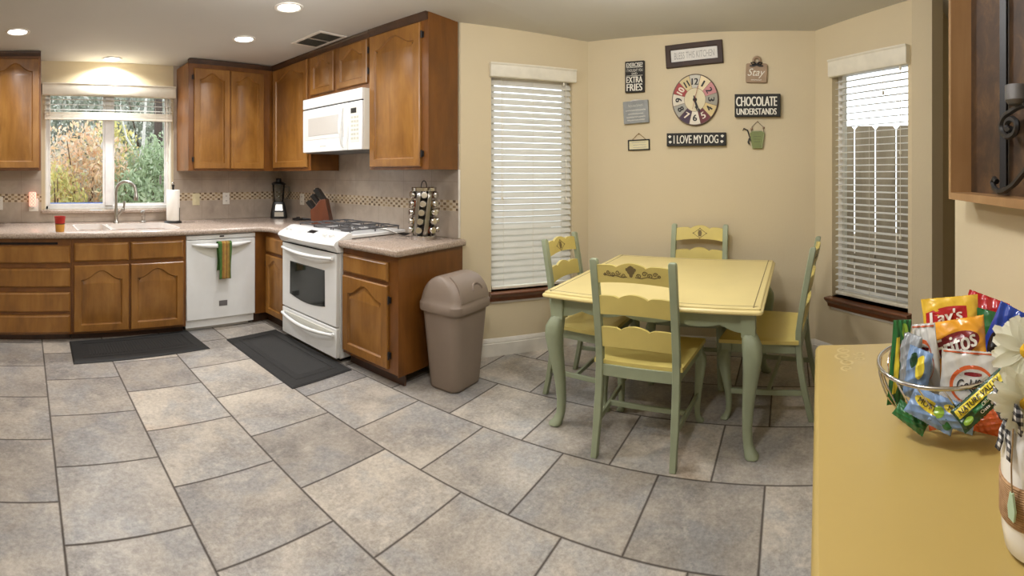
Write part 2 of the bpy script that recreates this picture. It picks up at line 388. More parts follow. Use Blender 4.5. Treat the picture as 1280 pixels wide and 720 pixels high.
# backsplash: stone tile slabs up to the wall cabinets
def splash_slab(name, A, B, z0, z1, holes=()):
    o = wall(name, A, B, SPLASH, holes, z1, -.011, z0); return o
Z0, Z1 = .896, 1.405
splash_slab('wall_backsplash_sink', (-.75, SINK_Y), (STOVE_X, SINK_Y), Z0, Z1, [(WS[0] + .75 - .035, WS[1] + .75 + .02, 1.02, 3)])
splash_slab('wall_backsplash_stove', (STOVE_X, SINK_Y), (STOVE_X, N0[1] + .012), Z0, 1.60)
o = MB().box(0, .014, -.016, 0, Z0, Z1).build('trim_1', WHITE, None, (STOVE_X, N0[1] + .013, 0), -pi / 2, bevel=.004); struct(o)
def baseboard(name, A, B):
    L = hypot(B[0] - A[0], B[1] - A[1])
    prof = [(0, 0), (-.016, 0), (-.016, .092), (-.012, .098), (-.014, .104), (-.010, .118), (-.004, .130), (0, .132)]
    m = MB().prism([(p[0], p[1]) for p in prof], 0, L, 'x')
    struct(m.build(name, WHITE, None, (A[0], A[1], 0), facing(A, B)))
baseboard('baseboard_nook_left', N0, N1); baseboard('baseboard_nook_back', N1, N2); baseboard('baseboard_nook_right', N2, N3); baseboard('baseboard_return', N3, N4)

# ---------------------------------------------------------------- windows
def window(name, A, B, W, depth, mullion=True, bar=.045):
    """vinyl slider set back in the opening; local x along the wall, z up"""
    rt = bpy.data.objects.new(name, None); COL.objects.link(rt); rt.location = (A[0], A[1], 0); rt.rotation_euler = (0, 0, facing(A, B)); struct(rt)
    u0, u1, z0, z1 = W; y0, y1 = depth - .035, depth + .02
    m = MB(); b = bar
    m.box(u0, u1, y0, y1, z0, z0 + b); m.box(u0, u1, y0, y1, z1 - b, z1); m.box(u0, u0 + b, y0, y1, z0, z1); m.box(u1 - b, u1, y0, y1, z0, z1)
    m.build('window_frame', VINYL, rt, bevel=.003)
    if mullion:
        um = (u0 + u1) / 2
        s = MB(); s.box(um - .04, um + .04, y0 - .012, y1 - .005, z0 + b, z1 - b); s.build('sash_rail', VINYL, rt, bevel=.003)
        for a, c, dy in ((u0 + b, um - .04, 0), (um + .04, u1 - b, .012)):
            s = MB(); w = .020
            s.box(a, c, y0 + dy, y0 + dy + .02, z0 + b, z0 + b + w); s.box(a, c, y0 + dy, y0 + dy + .02, z1 - b - w, z1 - b)
            s.box(a, a + w, y0 + dy, y0 + dy + .02, z0 + b + w, z1 - b - w); s.box(c - w, c, y0 + dy, y0 + dy + .02, z0 + b + w, z1 - b - w)
            s.build('sash', VINYL, rt); MB().box(a + w, c - w, depth - .008 + dy, depth - .004 + dy, z0 + b + w, z1 - b - w).build('pane', GLASS, rt)
    else:
        MB().box(u0 + b, u1 - b, depth - .006, depth - .002, z0 + b, z1 - b).build('pane', GLASS, rt)
    return rt
w1 = window('window_1', (0, SINK_Y), (1, SINK_Y), WS, .085, bar=.036)
k = MB(); k.box(WS[1] - .115, WS[1] - .095, .04, .055, 1.27, 1.36).build('window_latch', plain('latch_grey', (120, 116, 108), .5), w1, bevel=.003)
jamb = MB(); e = .012
jamb.box(WS[1] - e, WS[1], 0, .06, WS[2], WS[3]); jamb.box(WS[0], WS[0] + e, 0, .06, WS[2], WS[3]); jamb.build('window_jamb', CREAM, w1)
MB().box(WS[0] - .035, WS[1] + .03, -.045, .05, .985, 1.02).build('window_sill', STONE, w1, bevel=.008)
w2 = window('window_2', N0, N1, WL, .10, False); w3 = window('window_3', N2, N3, WR, .10, False, .04)
for w, W in ((w2, WL), (w3, WR)):
    m = MB(); m.prism([(.10, .485), (-.062, .485), (-.066, .478), (-.060, .466), (-.030, .440), (-.024, .415), (0, .412), (0, .455), (.10, .46)], W[0] - .02, W[1] + .035, 'x')
    m.build('window_sill', SILLWOOD, w)
    m = MB(); m.box(W[0] - .0, W[1] + .01, -.010, 0, .396, .414); m.build('sill_caulk', WHITE, w)

# ---------------------------------------------------------------- blinds
def blind(name, label, A, B, u0, u1, zt, zb, n, tilt, wand, y=.02, slat_w=.05, val=(.012, .04, .075), gather=0):
    rt = thing(name, label, 'blind', (A[0], A[1], 0), facing(A, B))
    vo, vd, vh = val
    m = MB(); m.prism([(0, zt - vh), (-vd + .006, zt - vh), (-vd, zt - vh + .01), (-vd, zt - .018), (-vd - .008, zt - .010), (-vd - .008, zt), (0, zt)], u0 - vo, u1 + vo, 'x'); m.build('valance', CREAM, rt, bevel=.002)
    m = MB(); top = zt - vh - .012; th = .0028
    for i in range(n):
        z = top - (i + .5) * (top - zb - .02) / n
        M = Matrix.Translation((0, y, z)) @ Matrix.Rotation(tilt, 4, 'X')
        rows = [(-slat_w / 2, 0), (-slat_w / 4, .0025), (0, .0035), (slat_w / 4, .0025), (slat_w / 2, 0)]
        poly = [(a, b) for a, b in rows] + [(a, b + th) for a, b in rows[::-1]]
        m.prism(poly, u0 + .004, u1 - .004, 'x', 0, M)
    m.build('slats', SLAT, rt, smooth=40)
    m = MB(); m.box(u0 + .004, u1 - .004, y - slat_w / 2, y + slat_w / 2, zb - .004, zb + .018)
    for g in range(gather): m.box(u0 + .004, u1 - .004, y - slat_w / 2, y + slat_w / 2, zb + .019 + g * .0052, zb + .0235 + g * .0052)
    m.build('bottom_rail', CREAM, rt, bevel=.004)
    for f in (.14, .5, .86): MB().tube([(u0 + (u1 - u0) * f, y - slat_w / 2 - .002, top), (u0 + (u1 - u0) * f, y - slat_w / 2 - .002, zb)], .0012, 5).build('ladder_cord', CREAM, rt)
    for uc, z_, nm in wand:
        m = MB(); m.tube([(u0 + uc, y - .045, zt - vh + .01), (u0 + uc + .002, y - .047, z_ + .03)], .0022, 5); m.lathe([(.002, .03), (.007, .022), (.009, .008), (.006, 0)], 10, (u0 + uc + .002, y - .047, z_)); m.build(nm, CREAM, rt, smooth=50)
    return rt
b1 = blind('window_blind', 'cream slatted blind drawn up to the top of the window over the sink', (0, SINK_Y), (1, SINK_Y), WS[0] - .01, WS[1] + .005, 2.265, 1.915, 4, R(14), [(.06, 1.25, 'tilt_wand'), (1.24, 1.5, 'pull_cord')], y=-.002, slat_w=.05, val=(.02, .07, .118), gather=10)
zl = lambda x, y: on(x, y, N0, N1).z
b2 = blind('window_blind', 'closed white slatted blind beside the bin on the wall left of the dining table', N0, N1, WL[0] + .004, WL[1] - .004, zl(664, 83), .50, 33, R(58), [(.075, zl(625, 250), 'tilt_wand'), (WL[1] - WL[0] - .07, zl(706, 250), 'pull_cord'), (WL[1] - WL[0] - .09, zl(704, 108), 'pull_cord')], y=.03, val=(.02, .045, .105))
zr = lambda x, y: on(x, y, N2, N3).z
b3 = blind('window_blind', 'open white slatted blind showing a fence, right of the dining table', N2, N3, WR[0] + .02, WR[1] - .004, zr(1088, 66), .51, 33, R(6), [(.60, zr(1126, 88), 'pull_cord'), (.46, zr(1111, 118), 'pull_cord'), (.60, zr(1127, 193), 'tilt_wand'), (.60, zr(1127, 299), 'pull_cord')], y=.035, val=(.02, .045, .125))
# ---------------------------------------------------------------- cabinets
def arch_poly(x0, x1, z0, z1, rise, n=18):
    """opening with a cathedral-arched top, counter-clockwise in x-z"""
    p = [(x0, z0), (x1, z0)]
    for i in range(n + 1):
        t = i / n; b = .5 - .5 * cos(2 * pi * t); b = b ** 1.35
        p.append((x1 + (x0 - x1) * t, z1 - rise + rise * b))
    return p
def door_mesh(x0, x1, z0, z1, arch=True, st=.058, y0=-.020):
    """frame and raised panel; faces local -y, back on y=0"""
    m = MB(); outer = [(x0, z0), (x1, z0), (x1, z1), (x0, z1)]
    rise = min(.075, (x1 - x0) * .17) if arch else 0
    inner = arch_poly(x0 + st, x1 - st, z0 + st, z1 - st * .72, rise) if arch else [(x0 + st, z0 + st), (x1 - st, z0 + st), (x1 - st, z1 - st), (x0 + st, z1 - st)]
    e = .006; outer2 = offset_poly(outer, e)
    m.loft([[(p[0], 0, p[1]) for p in outer], [(p[0], y0 + e, p[1]) for p in outer], [(p[0], y0, p[1]) for p in outer2]], True, False)
    m.ring2(outer2, inner, y0)
    i0 = offset_poly(inner, .003); i1 = offset_poly(inner, .008); i2 = offset_poly(inner, .012); i3 = offset_poly(inner, .040)
    m.loft([[(p[0], y, p[1]) for p in q] for q, y in ((inner, y0), (i0, y0 + .009), (i1, y0 + .0145), (i2, y0 + .0145), (i3, y0 + .005))], True, False)
    m.add([(p[0], y0 + .005, p[1]) for p in i3], [tuple(range(len(i3)))])
    m.add([(p[0], 0, p[1]) for p in outer], [(3, 2, 1, 0)])
    return m
def drawer_mesh(x0, x1, z0, z1, y0=-.020):
    m = MB(); o = [(x0, z0), (x1, z0), (x1, z1), (x0, z1)]; q = offset_poly(o, .014); q2 = offset_poly(o, .004)
    m.loft([[(p[0], 0, p[1]) for p in o], [(p[0], y0 + .011, p[1]) for p in o], [(p[0], y0 + .006, p[1]) for p in q2], [(p[0], y0, p[1]) for p in q]], True, True)
    return m
def hinge(parent, x, z):
    m = MB(); m.lathe([(.006, 0), (.006, .05)], 8, (x, -.016, z - .025)); m.box(x - .012, x + .012, -.006, -.001, z - .02, z + .02); m.build('hinge', IRON, parent, smooth=40)
def door(parent, x0, x1, z0, z1, hinges=None, arch=True, st=.058):
    d = door_mesh(x0, x1, z0, z1, arch, st).build('door', OAK, parent, loc=(0, -.001, 0), smooth=25)
    if hinges is not None:
        for z in (z0 + .09, z1 - .09): hinge(d, hinges, z)
    return d
def cabinet(name, label, loc, rot, w, d, z0, z1, group, mid=(), rails=(), toe=0, st=.035, crown=0, open_l=False):
    """carcass with a full front board, shade-dark in colour between the doors; doors and drawers are added after"""
    rt = thing(name, label, 'cabinet', loc, rot, group)
    m = MB(); m.box(0, .018, .012, d, z0, z1); m.box(w - .018, w, .012, d, z0, z1); m.box(.018, w - .018, .012, d, z0, z0 + .018); m.box(.018, w - .018, .012, d, z1 - .018, z1); m.box(.018, w - .018, d - .012, d, z0, z1)
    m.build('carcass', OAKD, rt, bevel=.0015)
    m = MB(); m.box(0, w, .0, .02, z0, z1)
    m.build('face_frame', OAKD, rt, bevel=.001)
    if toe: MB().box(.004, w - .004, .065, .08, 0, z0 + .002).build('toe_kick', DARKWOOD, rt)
    if crown:
        MB().prism([(0.02, z1 - .012), (-.004, z1 - .012), (-.010, z1), (-.022, z1 + crown * .5), (-.026, z1 + crown), (.02, z1 + crown)], -.0, w, 'x').build('crown_strip', DARKWOOD, rt)
    return rt
BG, UG = 'base cabinets along the kitchen walls', 'wall cabinets above the worktop'
FY, FX = 3.97, 2.15                                        # faces of the two base runs
# left bank of drawers
c = cabinet('drawer_cabinet', 'maple base cabinet with a stack of four drawers left of the sink', (-.36, FY, 0), 0, .745, .81, .06, .848, BG, toe=1, rails=(.625, .43, .235))
for a, b in ((.645, .785), (.45, .602), (.247, .408), (.075, .224)): drawer_mesh(.045, .735, a, b).build('drawer', OAK, c, loc=(0, -.001, 0), smooth=25)
MB().box(.16, .635, -.003, .0, .797, .815).build('board_slot', SLOT, c)
# sink base
c = cabinet('sink_cabinet', 'maple base cabinet with arched double doors under the sink', (.387, FY, 0), 0, .983, .81, .06, .848, BG, toe=1, mid=(.49,), rails=(.638,))
for a, b in ((.02, .478), (.496, .958)):
    drawer_mesh(a, b, .655, .806).build('false_drawer_front', OAK, c, loc=(0, -.001, 0), smooth=25)
    door(c, a, b, .078, .624)
# blind corner cabinet: an L that turns from one run to the other
c = thing('corner_cabinet', 'narrow maple base cabinet in the corner left of the range', 'cabinet', (0, 0, 0), 0, BG)
Lp = [(2.043, FY), (FX, FY), (FX, 3.598), (2.80, 3.598), (2.80, 4.78), (2.043, 4.78)]
MB().prism(Lp, .09, .848).build('carcass', OAKD, c, bevel=.002)
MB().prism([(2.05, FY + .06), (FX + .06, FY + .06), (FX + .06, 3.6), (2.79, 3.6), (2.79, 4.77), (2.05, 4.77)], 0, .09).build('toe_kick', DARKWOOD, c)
q = drawer_mesh(.03, .345, .66, .80).build('drawer', OAK, c, loc=(FX - .001, FY, 0), rot=-pi / 2, smooth=25)
q = door_mesh(.03, .345, .10, .635, True, .05).build('door', OAK, c, loc=(FX - .001, FY, 0), rot=-pi / 2, smooth=25); hinge(q, .035, .55)
# end cabinet right of the range
c = cabinet('end_cabinet', 'maple base cabinet at the end of the run between range and bin', (FX, 2.792, 0), -pi / 2, .567, .66, .085, .848, BG, toe=1, rails=(.66,))
drawer_mesh(.012, .485, .672, .80).build('drawer', OAK, c, loc=(0, -.001, 0), smooth=25)
door(c, .012, .485, .11, .648, hinges=.497)
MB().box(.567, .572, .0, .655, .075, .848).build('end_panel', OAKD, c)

# wall cabinets
UZ0, UZ1 = 1.405, 2.455
c = cabinet('wall_cabinet', 'maple wall cabinet left of the sink window, cut by the photo edge', (-.76, 4.42, 0), 0, .912, .365, UZ0, UZ1, UG, mid=(.456,), crown=.03)
door(c, .02, .443, UZ0 + .022, 2.42); door(c, .470, .895, UZ0 + .022, 2.42, hinges=None)
c = cabinet('wall_cabinet', 'double door maple wall cabinet between the sink window and the corner', (1.553, 4.42, 0), 0, .925, .365, UZ0, UZ1, UG, mid=(.44,), crown=.03)
door(c, .052, .430, UZ0 + .02, 2.40, hinges=.045); door(c, .442, .815, UZ0 + .02, 2.40)
UX = 2.48
def ux(x): return 2.48 / tan(az(x))                        # plan y of a column on the face of the stove-wall cabinets
c = cabinet('wall_cabinet', 'tall single door maple wall cabinet in the corner left of the microwave', (UX, 4.42, 0), -pi / 2, .712, .322, UZ0, UZ1, UG, crown=.035)
door(c, 4.42 - 4.39, 4.42 - ux(385.5), UZ0 + .03, 2.435)
c = cabinet('wall_cabinet', 'short double door maple cabinet above the microwave', (UX, 3.706, 0), -pi / 2, .826, .322, 2.043, UZ1, UG, mid=(3.706 - ux(420.5),), crown=.035)
door(c, .012, 3.706 - ux(418.5), 2.088, 2.43, st=.05); door(c, 3.706 - ux(422.5), 3.706 - ux(460.5), 2.088, 2.43, hinges=3.706 - ux(462), st=.05)
c = cabinet('wall_cabinet', 'tall single door maple wall cabinet at the end, right of the microwave', (UX, 2.878, 0), -pi / 2, .612, .322, UZ0, UZ1, UG, crown=.045)
door(c, .012, .548, UZ0 + .02, 2.435, hinges=.563)
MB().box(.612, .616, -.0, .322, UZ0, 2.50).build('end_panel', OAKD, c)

# ---------------------------------------------------------------- worktops, sink, tap
def slab(poly, z0, z1, holes=()):
    """worktop with a rounded nosing; holes are rectangles"""
    m = MB(); lv = [(z0, .010), (z0 + .004, .003), (z0 + .016, 0), (z1 - .014, 0), (z1 - .005, .004), (z1, .013)]
    rings = [[(p[0], p[1], z) for p in offset_poly(poly, d)] for z, d in lv]
    m.loft(rings, True, False)
    for z, d in (lv[0], lv[-1]):
        bm = bmesh.new(); es = []
        for pl in [offset_poly(poly, d)] + list(holes):
            vs = [bm.verts.new((p[0], p[1], z)) for p in pl]; es += [bm.edges.new((vs[i], vs[(i + 1) % len(vs)])) for i in range(len(vs))]
        bmesh.ops.triangle_fill(bm, use_beauty=True, edges=es); bm.verts.index_update()
        m.add([tuple(v.co) for v in bm.verts], [tuple(v.index for v in f.verts) for f in bm.faces]); bm.free()
    for h in holes: m.loft([[(p[0], p[1], z) for p in h] for z in (z0, z1)], True, False)
    return m
def rrect(x0, x1, y0, y1, r, n=5):
    p = []
    for cx, cy, a in ((x1 - r, y0 + r, -pi / 2), (x1 - r, y1 - r, 0), (x0 + r, y1 - r, pi / 2), (x0 + r, y0 + r, pi)):
        p += [(cx + r * cos(a + pi / 2 * i / n), cy + r * sin(a + pi / 2 * i / n)) for i in range(n + 1)]
    return p
CT = .895
bowls = [rrect(.46, .74, 4.06, 4.56, .05), rrect(.770, 1.352, 4.06, 4.56, .06)]
o = slab([(-.36, 3.925), (2.03, 3.925), (2.115, 3.84), (2.115, 3.592), (STOVE_X - .012, 3.592), (STOVE_X - .012, SINK_Y - .012), (-.36, SINK_Y - .012)], .848, CT, bowls).build('worktop', STONE, smooth=50)
tag(o, 'long speckled beige stone worktop holding the sink and turning the corner', 'worktop', 'stone worktops')
o = slab([(2.105, 2.795), (2.105, 2.19), (STOVE_X - .012, 2.19), (STOVE_X - .012, 2.795)], .848, CT).build('worktop', STONE, smooth=50)
tag(o, 'short speckled beige stone worktop at the end, under the spice rack', 'worktop', 'stone worktops')
t = thing('kitchen_sink', 'white double bowl sink set into the worktop under the window', 'sink', (0, 0, .69))
for b in bowls:
    m = MB(); q = offset_poly(b, -.012); r = offset_poly(b, .002); s_ = offset_poly(b, .03)
    m.loft([[(p[0], p[1], z) for p in l] for l, z in ((q, .206), (q, .2085), (r, .2085), (r, .04), (s_, .0), (s_, -.006), (offset_poly(b, .001), .03), (offset_poly(b, .001), .206), (q, .206))], True, False)
    m.add([(p[0], p[1], 0.0) for p in s_], [tuple(range(len(s_)))]); bo = m.build('bowl', CERAM, t, smooth=50)
    cx = sum(p[0] for p in b) / len(b); MB().lathe([(.0, .001), (.04, .001), (.042, .004), (.03, .003), (.0, .002)], 16, (cx, 4.31, 0)).build('drain', CHROME, bo, smooth=40)
t = thing('kitchen_tap', 'brushed steel pull-down tap standing behind the sink', 'tap', (.895, 4.68, CT))
m = MB(); m.lathe([(.030, 0), (.030, .006), (.022, .014), (.019, .05), (.019, .13), (.016, .15)], 16)
arc = [(0, 0, .14), (0, 0, .30)] + [(.085 - .085 * cos(a), -.06 * (1 - cos(a)), .31 + .095 * sin(a)) for a in [pi * i / 12 for i in range(1, 12)]] + [(.172, -.122, .29)]
m.tube(arc, .0150, 12); m.build('spout', STEEL, t, smooth=50)
m = MB(); m.lathe([(.013, .06), (.019, .05), (.021, .02), (.024, 0), (.020, -.012), (.0, -.012)], 14, (.172, -.122, .235)); m.build('spray_head', STEEL, t, smooth=50)
m = MB(); m.tube([(.012, -.01, .06), (.05, -.03, .12), (.065, -.035, .135)], .013, 10); m.tube([(.065, -.035, .13), (.072, -.04, .17), (.075, -.042, .215)], [.014, .010, .012], 10); m.ball((.065, -.035, .135), .018); m.build('lever_handle', STEEL, t, smooth=60)
t = thing('soap_pump', 'small steel soap pump right of the tap', 'soap pump', (1.165, 4.66, CT)); t.scale = (1.35, 1.35, 1.3)
m = MB(); m.lathe([(.021, 0), (.021, .008), (.013, .014), (.012, .04), (.016, .048), (.016, .055), (.0, .056)], 14); m.build('base', STEEL, t, smooth=50)
m = MB(); m.lathe([(.008, .055), (.008, .075), (.013, .080), (.013, .09), (0, .094)], 12); m.tube([(0, 0, .083), (-.02, -.03, .086), (-.026, -.04, .080)], .006, 8); m.build('pump_head', STEEL, t, smooth=50)

# ---------------------------------------------------------------- dishwasher
t = thing('dishwasher', 'white built-in dishwasher with a towel over its handle', 'dishwasher', (1.374, 3.965, 0))
W = .665
MB().box(.004, W - .004, .03, .72, .03, .84).build('tub', APPL, t)
MB().box(.012, W - .045, .05, .07, .004, .10).build('kickplate', GREYPL, t, bevel=.002)
m = MB(); m.box(0, W, 0, .03, .100, .795); m.build('door', APPL, t, bevel=.006)
m = MB(); m.box(0, W, -.004, .03, .800, .838); cp_ = m.build('control_strip', APPL, t, bevel=.005)
MB().box(.31, .352, -.006, -.003, .817, .829).build('indicator_window', BLACK, cp_)
m = MB(); N = 16
m.tube([(.05 + (W - .10) * i / N, -.012 - .034 * sin(pi * i / N) ** .6, .762 - .016 * sin(pi * i / N)) for i in range(N + 1)], [.007 + .013 * min(1, 4 * min(i, N - i) / N) for i in range(N + 1)], 10); m.build('handle', APPL, t, smooth=60)
m = MB()                                                   # the shallow scoop pressed into the door below the handle
m.add([(.05, -.0012, .75), (W - .05, -.0012, .75)] + [(W - .05 - (W - .10) * i / 12, -.0012 - .004 * sin(pi * i / 12), .75 - .12 * sin(pi * i / 12) ** .8) for i in range(1, 12)], [tuple(range(13))]); m.build('scoop', APPL2, t)
MB().box(.305, .385, -.003, 0, .205, .252).build('badge', plain('badge_grey', (112, 108, 106), .4), t, bevel=.001)
# towel over the handle
k = NT('striped_towel'); tc = k.n('ShaderNodeTexCoord'); sp = k.n('ShaderNodeSeparateXYZ'); k.l(tc.outputs['Object'], sp.inputs[0])
sx = k.math('DIVIDE', sp.outputs[0], .118)
st = k.ramp(sx, [(0, srgb((70, 116, 62))), (.24, srgb((70, 116, 62))), (.25, srgb((150, 128, 62))), (.40, srgb((160, 116, 66))), (.5, srgb((176, 158, 88))), (.6, srgb((140, 98, 56))), (.74, srgb((168, 146, 80))), (.88, srgb((120, 106, 54))), (.90, srgb((74, 120, 64))), (1, srgb((74, 120, 64)))])
n_ = k.noise(k.coords((1, 1, .4)), 70, 4, .7)
k.l(k.mix(.45, st, k.ramp(n_, [(.35, srgb((110, 84, 44))), (.65, srgb((196, 168, 96)))]), 'OVERLAY'), k.b.inputs['Base Color']); k.setp(Roughness=.95); TOWEL = k.m
m = MB()
def tw(u, v):
    s_ = v * 2 - 1                                          # -1 back hem, 0 over the handle, 1 front hem
    x = .118 * u + .006 * sin(9 * v + 3 * u); zz = .31 if s_ > 0 else .24
    if abs(s_) < .08: a = s_ / .08 * pi / 2; return (x, -.026 * sin(a) - .003, .018 * cos(a))
    z = -(abs(s_) - .08) / .92 * zz
    return (x, (-.029 if s_ > 0 else .020) + .003 * sin(14 * u + 4 * v), z)
m.grid(tw, 12, 60); o = m.build('dish_towel', TOWEL, loc=(1.374 + .275, 3.922, .768), smooth=60)
sd = o.modifiers.new('cloth', 'SOLIDIFY'); sd.thickness = .004
tag(o, 'green edged striped towel hanging from the dishwasher handle', 'towel')

# ---------------------------------------------------------------- gas range
RW = .778
t = thing('gas_range', 'white slide-in gas range with a black oven window', 'range', (2.10, 3.583, 0), -pi / 2)
MB().box(.004, RW - .004, .035, .69, .03, .80).build('body', APPL, t, bevel=.003)
MB().box(.03, RW - .03, .06, .66, 0.002, .035).build('plinth', BLACK, t)
def bow(u): return .035 * (1 - (2 * u - 1) ** 2)
od = MB(); od.box(.006, RW - .006, 0, .035, .262, .796); odo = od.build('oven_door', APPL, t, bevel=.006)
wp = [(.137, .39)] + [(.137 + .489 * i / 10, .39 - .026 * sin(pi * i / 10)) for i in range(1, 10)] + [(.626, .39), (.622, .648), (.141, .648)]
m = MB(); m.prism(wp, -.003, .001, 'y'); m.build('oven_window', plain('oven_glass_black', (30, 34, 32), .08, coat=.5), odo)
m = MB(); m.prism(offset_poly(wp, -.007), -.0015, .0005, 'y'); m.build('window_border', plain('oven_glass_edge', (74, 76, 74), .2), odo)
def handle(z, sag, parent, rr, xs=.035):
    m = MB(); N = 18
    m.tube([(xs + (RW - 2 * xs) * i / N, -.018 - bow(i / N) * .9, z - sag * sin(pi * i / N)) for i in range(N + 1)], [rr * (.75 + .25 * sin(pi * i / N)) for i in range(N + 1)], 10)
    for x in (xs + .01, RW - xs - .01): m.tube([(x, 0, z), (x, -.022, z - .002)], rr * .8, 10)
    return m.build('handle', APPL, parent, smooth=60)
handle(.758, .012, odo, .016)
dr = MB().box(.006, RW - .006, 0, .035, .036, .252).build('warming_drawer', APPL, t, bevel=.006)
m = MB(); m.prism([(.04 + .70 * i / 14, .225 - .055 * sin(pi * i / 14)) for i in range(15)], -.004, .001, 'y'); m.build('handle_recess', APPL2, dr, smooth=30)
handle(.206, .022, dr, .015, .03)
MB().box(.01, RW - .01, .002, .03, .7965, .806).build('vent_gap', SLOT, t)
m = MB(); rings = []
for i in range(17):                                        # bowed control panel: a profile swept across the front
    u = i / 16; x = -.012 + (RW + .024) * u; b = bow(u) + .004
    rings.append([(x, .05, .806), (x, .0, .806), (x, -.012 - b, .832), (x, -.030 - b, .858), (x, -.026 - b, .872), (x, -.010 - b, .886), (x, .095, .936), (x, .13, .940), (x, .13, .86)])
m.loft(rings, True, True); pan = m.build('control_panel', APPL, t, smooth=35)
nd = Vector((0, -.05, .12)).normalized()
def panel_pt(u, k): return Vector((-.012 + (RW + .024) * u, (-.010 - bow(u) - .004) * (1 - k) + .095 * k, .886 * (1 - k) + .936 * k))
for u in (.115, .20, .785, .875):
    M = Matrix.Translation(panel_pt(u, .40)) @ nd.to_track_quat('Z', 'Y').to_matrix().to_4x4()
    m = MB(); m.lathe([(.026, 0), (.026, .004), (.021, .007), (.019, .022), (.016, .025), (0, .025)], 18, M=M); m.box(-.004, .004, -.018, .018, .02, .029, M=M); m.build('knob', APPL, pan, smooth=40)
def on_panel(u0, u1, k0, k1, h, name, mat):
    m = MB(); ps = [panel_pt(u0, k0), panel_pt(u1, k0), panel_pt(u1, k1), panel_pt(u0, k1)]
    m.loft([[tuple(p + nd * .0002) for p in ps], [tuple(p + nd * h) for p in ps]], True, True); return m.build(name, mat, pan)
on_panel(.46, .575, .48, .80, .0025, 'clock_display', BLACK)
on_panel(.29, .43, .20, .85, .0012, 'keypad', APPL2); on_panel(.60, .73, .20, .85, .0012, 'keypad', APPL2)
MB().box(-.012, RW + .012, .125, .69, .897, .925).build('cooktop', APPL, t, bevel=.007)
for x in (.20, .58):
    for y in (.25, .53):
        m = MB(); m.lathe([(.05, .925), (.05, .934), (.036, .936), (.036, .944), (.032, .948), (0, .949)], 18, (x, y, 0)); m.build('burner', GRATE, t, smooth=40)
m = MB().lathe([(.04, .925), (.04, .934), (.028, .936), (.028, .944), (0, .947)], 18, (.39, .39, 0)).build('burner', GRATE, t, smooth=40)
def bar(m, a, b, w=.007, h=.008): m.tube([a, b], w, 4)
for gx0, gx1 in ((.035, .27), (.275, .505), (.51, .745)):
    m = MB(); zg = .957; ya, yb = .145, .672
    pts = [(p[0], p[1], zg - .004) for p in rrect(gx0, gx1, ya, yb, .03, 3)]
    m.tube(pts, .0055, 6, closed=True)
    cx = (gx0 + gx1) / 2
    for cy in ((.25, .53) if gx0 != .275 else (.39,)):
        for dx, dy in ((1, 0), (-1, 0), (0, 1), (0, -1)):
            ex = cx + dx * (gx1 - gx0) / 2; ey = cy + dy * .13
            m.tube([(cx + dx * .03, cy + dy * .03, zg + .002), (cx + dx * .06, cy + dy * .06, zg + .006), (ex, ey, zg)], .0052, 5)
    m.tube([(gx0, (ya + yb) / 2, zg), (gx1, (ya + yb) / 2, zg)], .0052, 5)
    if gx0 == .275: m.tube([(cx, ya, zg), (cx, .31, zg + .004)], .0052, 5); m.tube([(cx, yb, zg), (cx, .47, zg + .004)], .0052, 5)
    for x in (gx0 + .012, gx1 - .012):
        for y in (ya + .012, yb - .012, (ya + yb) / 2): m.tube([(x, y, zg - .004), (x, y, .925)], .006, 5)
    m.build('grate', GRATE, t, smooth=45)

# ---------------------------------------------------------------- microwave under the short cabinet
MW = .832
t = thing('microwave', 'white over-the-range microwave under the short wall cabinet', 'microwave', (2.387, 3.70, 1.556), -pi / 2)
MB().box(0, MW, .022, .425, .008, .484).build('body', APPL2, t, bevel=.003)
MB().box(.01, MW - .01, .03, .41, 0, .010).build('underside', plain('microwave_base', (96, 94, 90), .5), t)
MB().box(0, MW, 0, .024, .394, .484).build('vent_panel', APPL, t, bevel=.006)
MB().box(.004, MW - .004, .006, .024, .386, .394).build('vent_gap', SLOT, t)
dr = MB().box(0, .655, 0, .022, .006, .386).build('door', APPL, t, bevel=.006)
MB().box(.035, .615, -.0022, 0, .115, .352).build('window_border', plain('microwave_window_border', (222, 221, 217), .2, var=.01), dr, bevel=.001)
MB().box(.095, .560, -.0045, -.002, .150, .305).build('window', plain('microwave_window', (196, 192, 184), .12, var=.01), dr, bevel=.001)
m = MB(); m.tube([(.598 + .016 * sin(pi * i / 14), -.006 - .040 * sin(pi * i / 14) ** .7, .03 + .325 * i / 14) for i in range(15)], [.009 + .010 * sin(pi * i / 14) for i in range(15)], 10, flat=.7); m.build('handle', APPL, dr, smooth=60)
pn = MB().box(.660, MW, 0, .022, .006, .386).build('control_panel', APPL, t, bevel=.006)
MB().box(.690, .805, -.002, 0, .07, .360).build('keypad', APPL2, pn, bevel=.001)
MB().box(.700, .768, -.004, -.0018, .295, .335).build('clock_display', BLACK, pn)
KEY = plain('key_grey', (190, 188, 176), .5)
for r_ in range(6):
    for q in range(3): MB().box(.702 + q * .034, .726 + q * .034, -.0035, -.0018, .088 + r_ * .033, .106 + r_ * .033).build('button', KEY, pn)
m = MB(); m.box(.27, .36, -.0012, .0002, .05, .058); m.build('badge', KEY, dr)
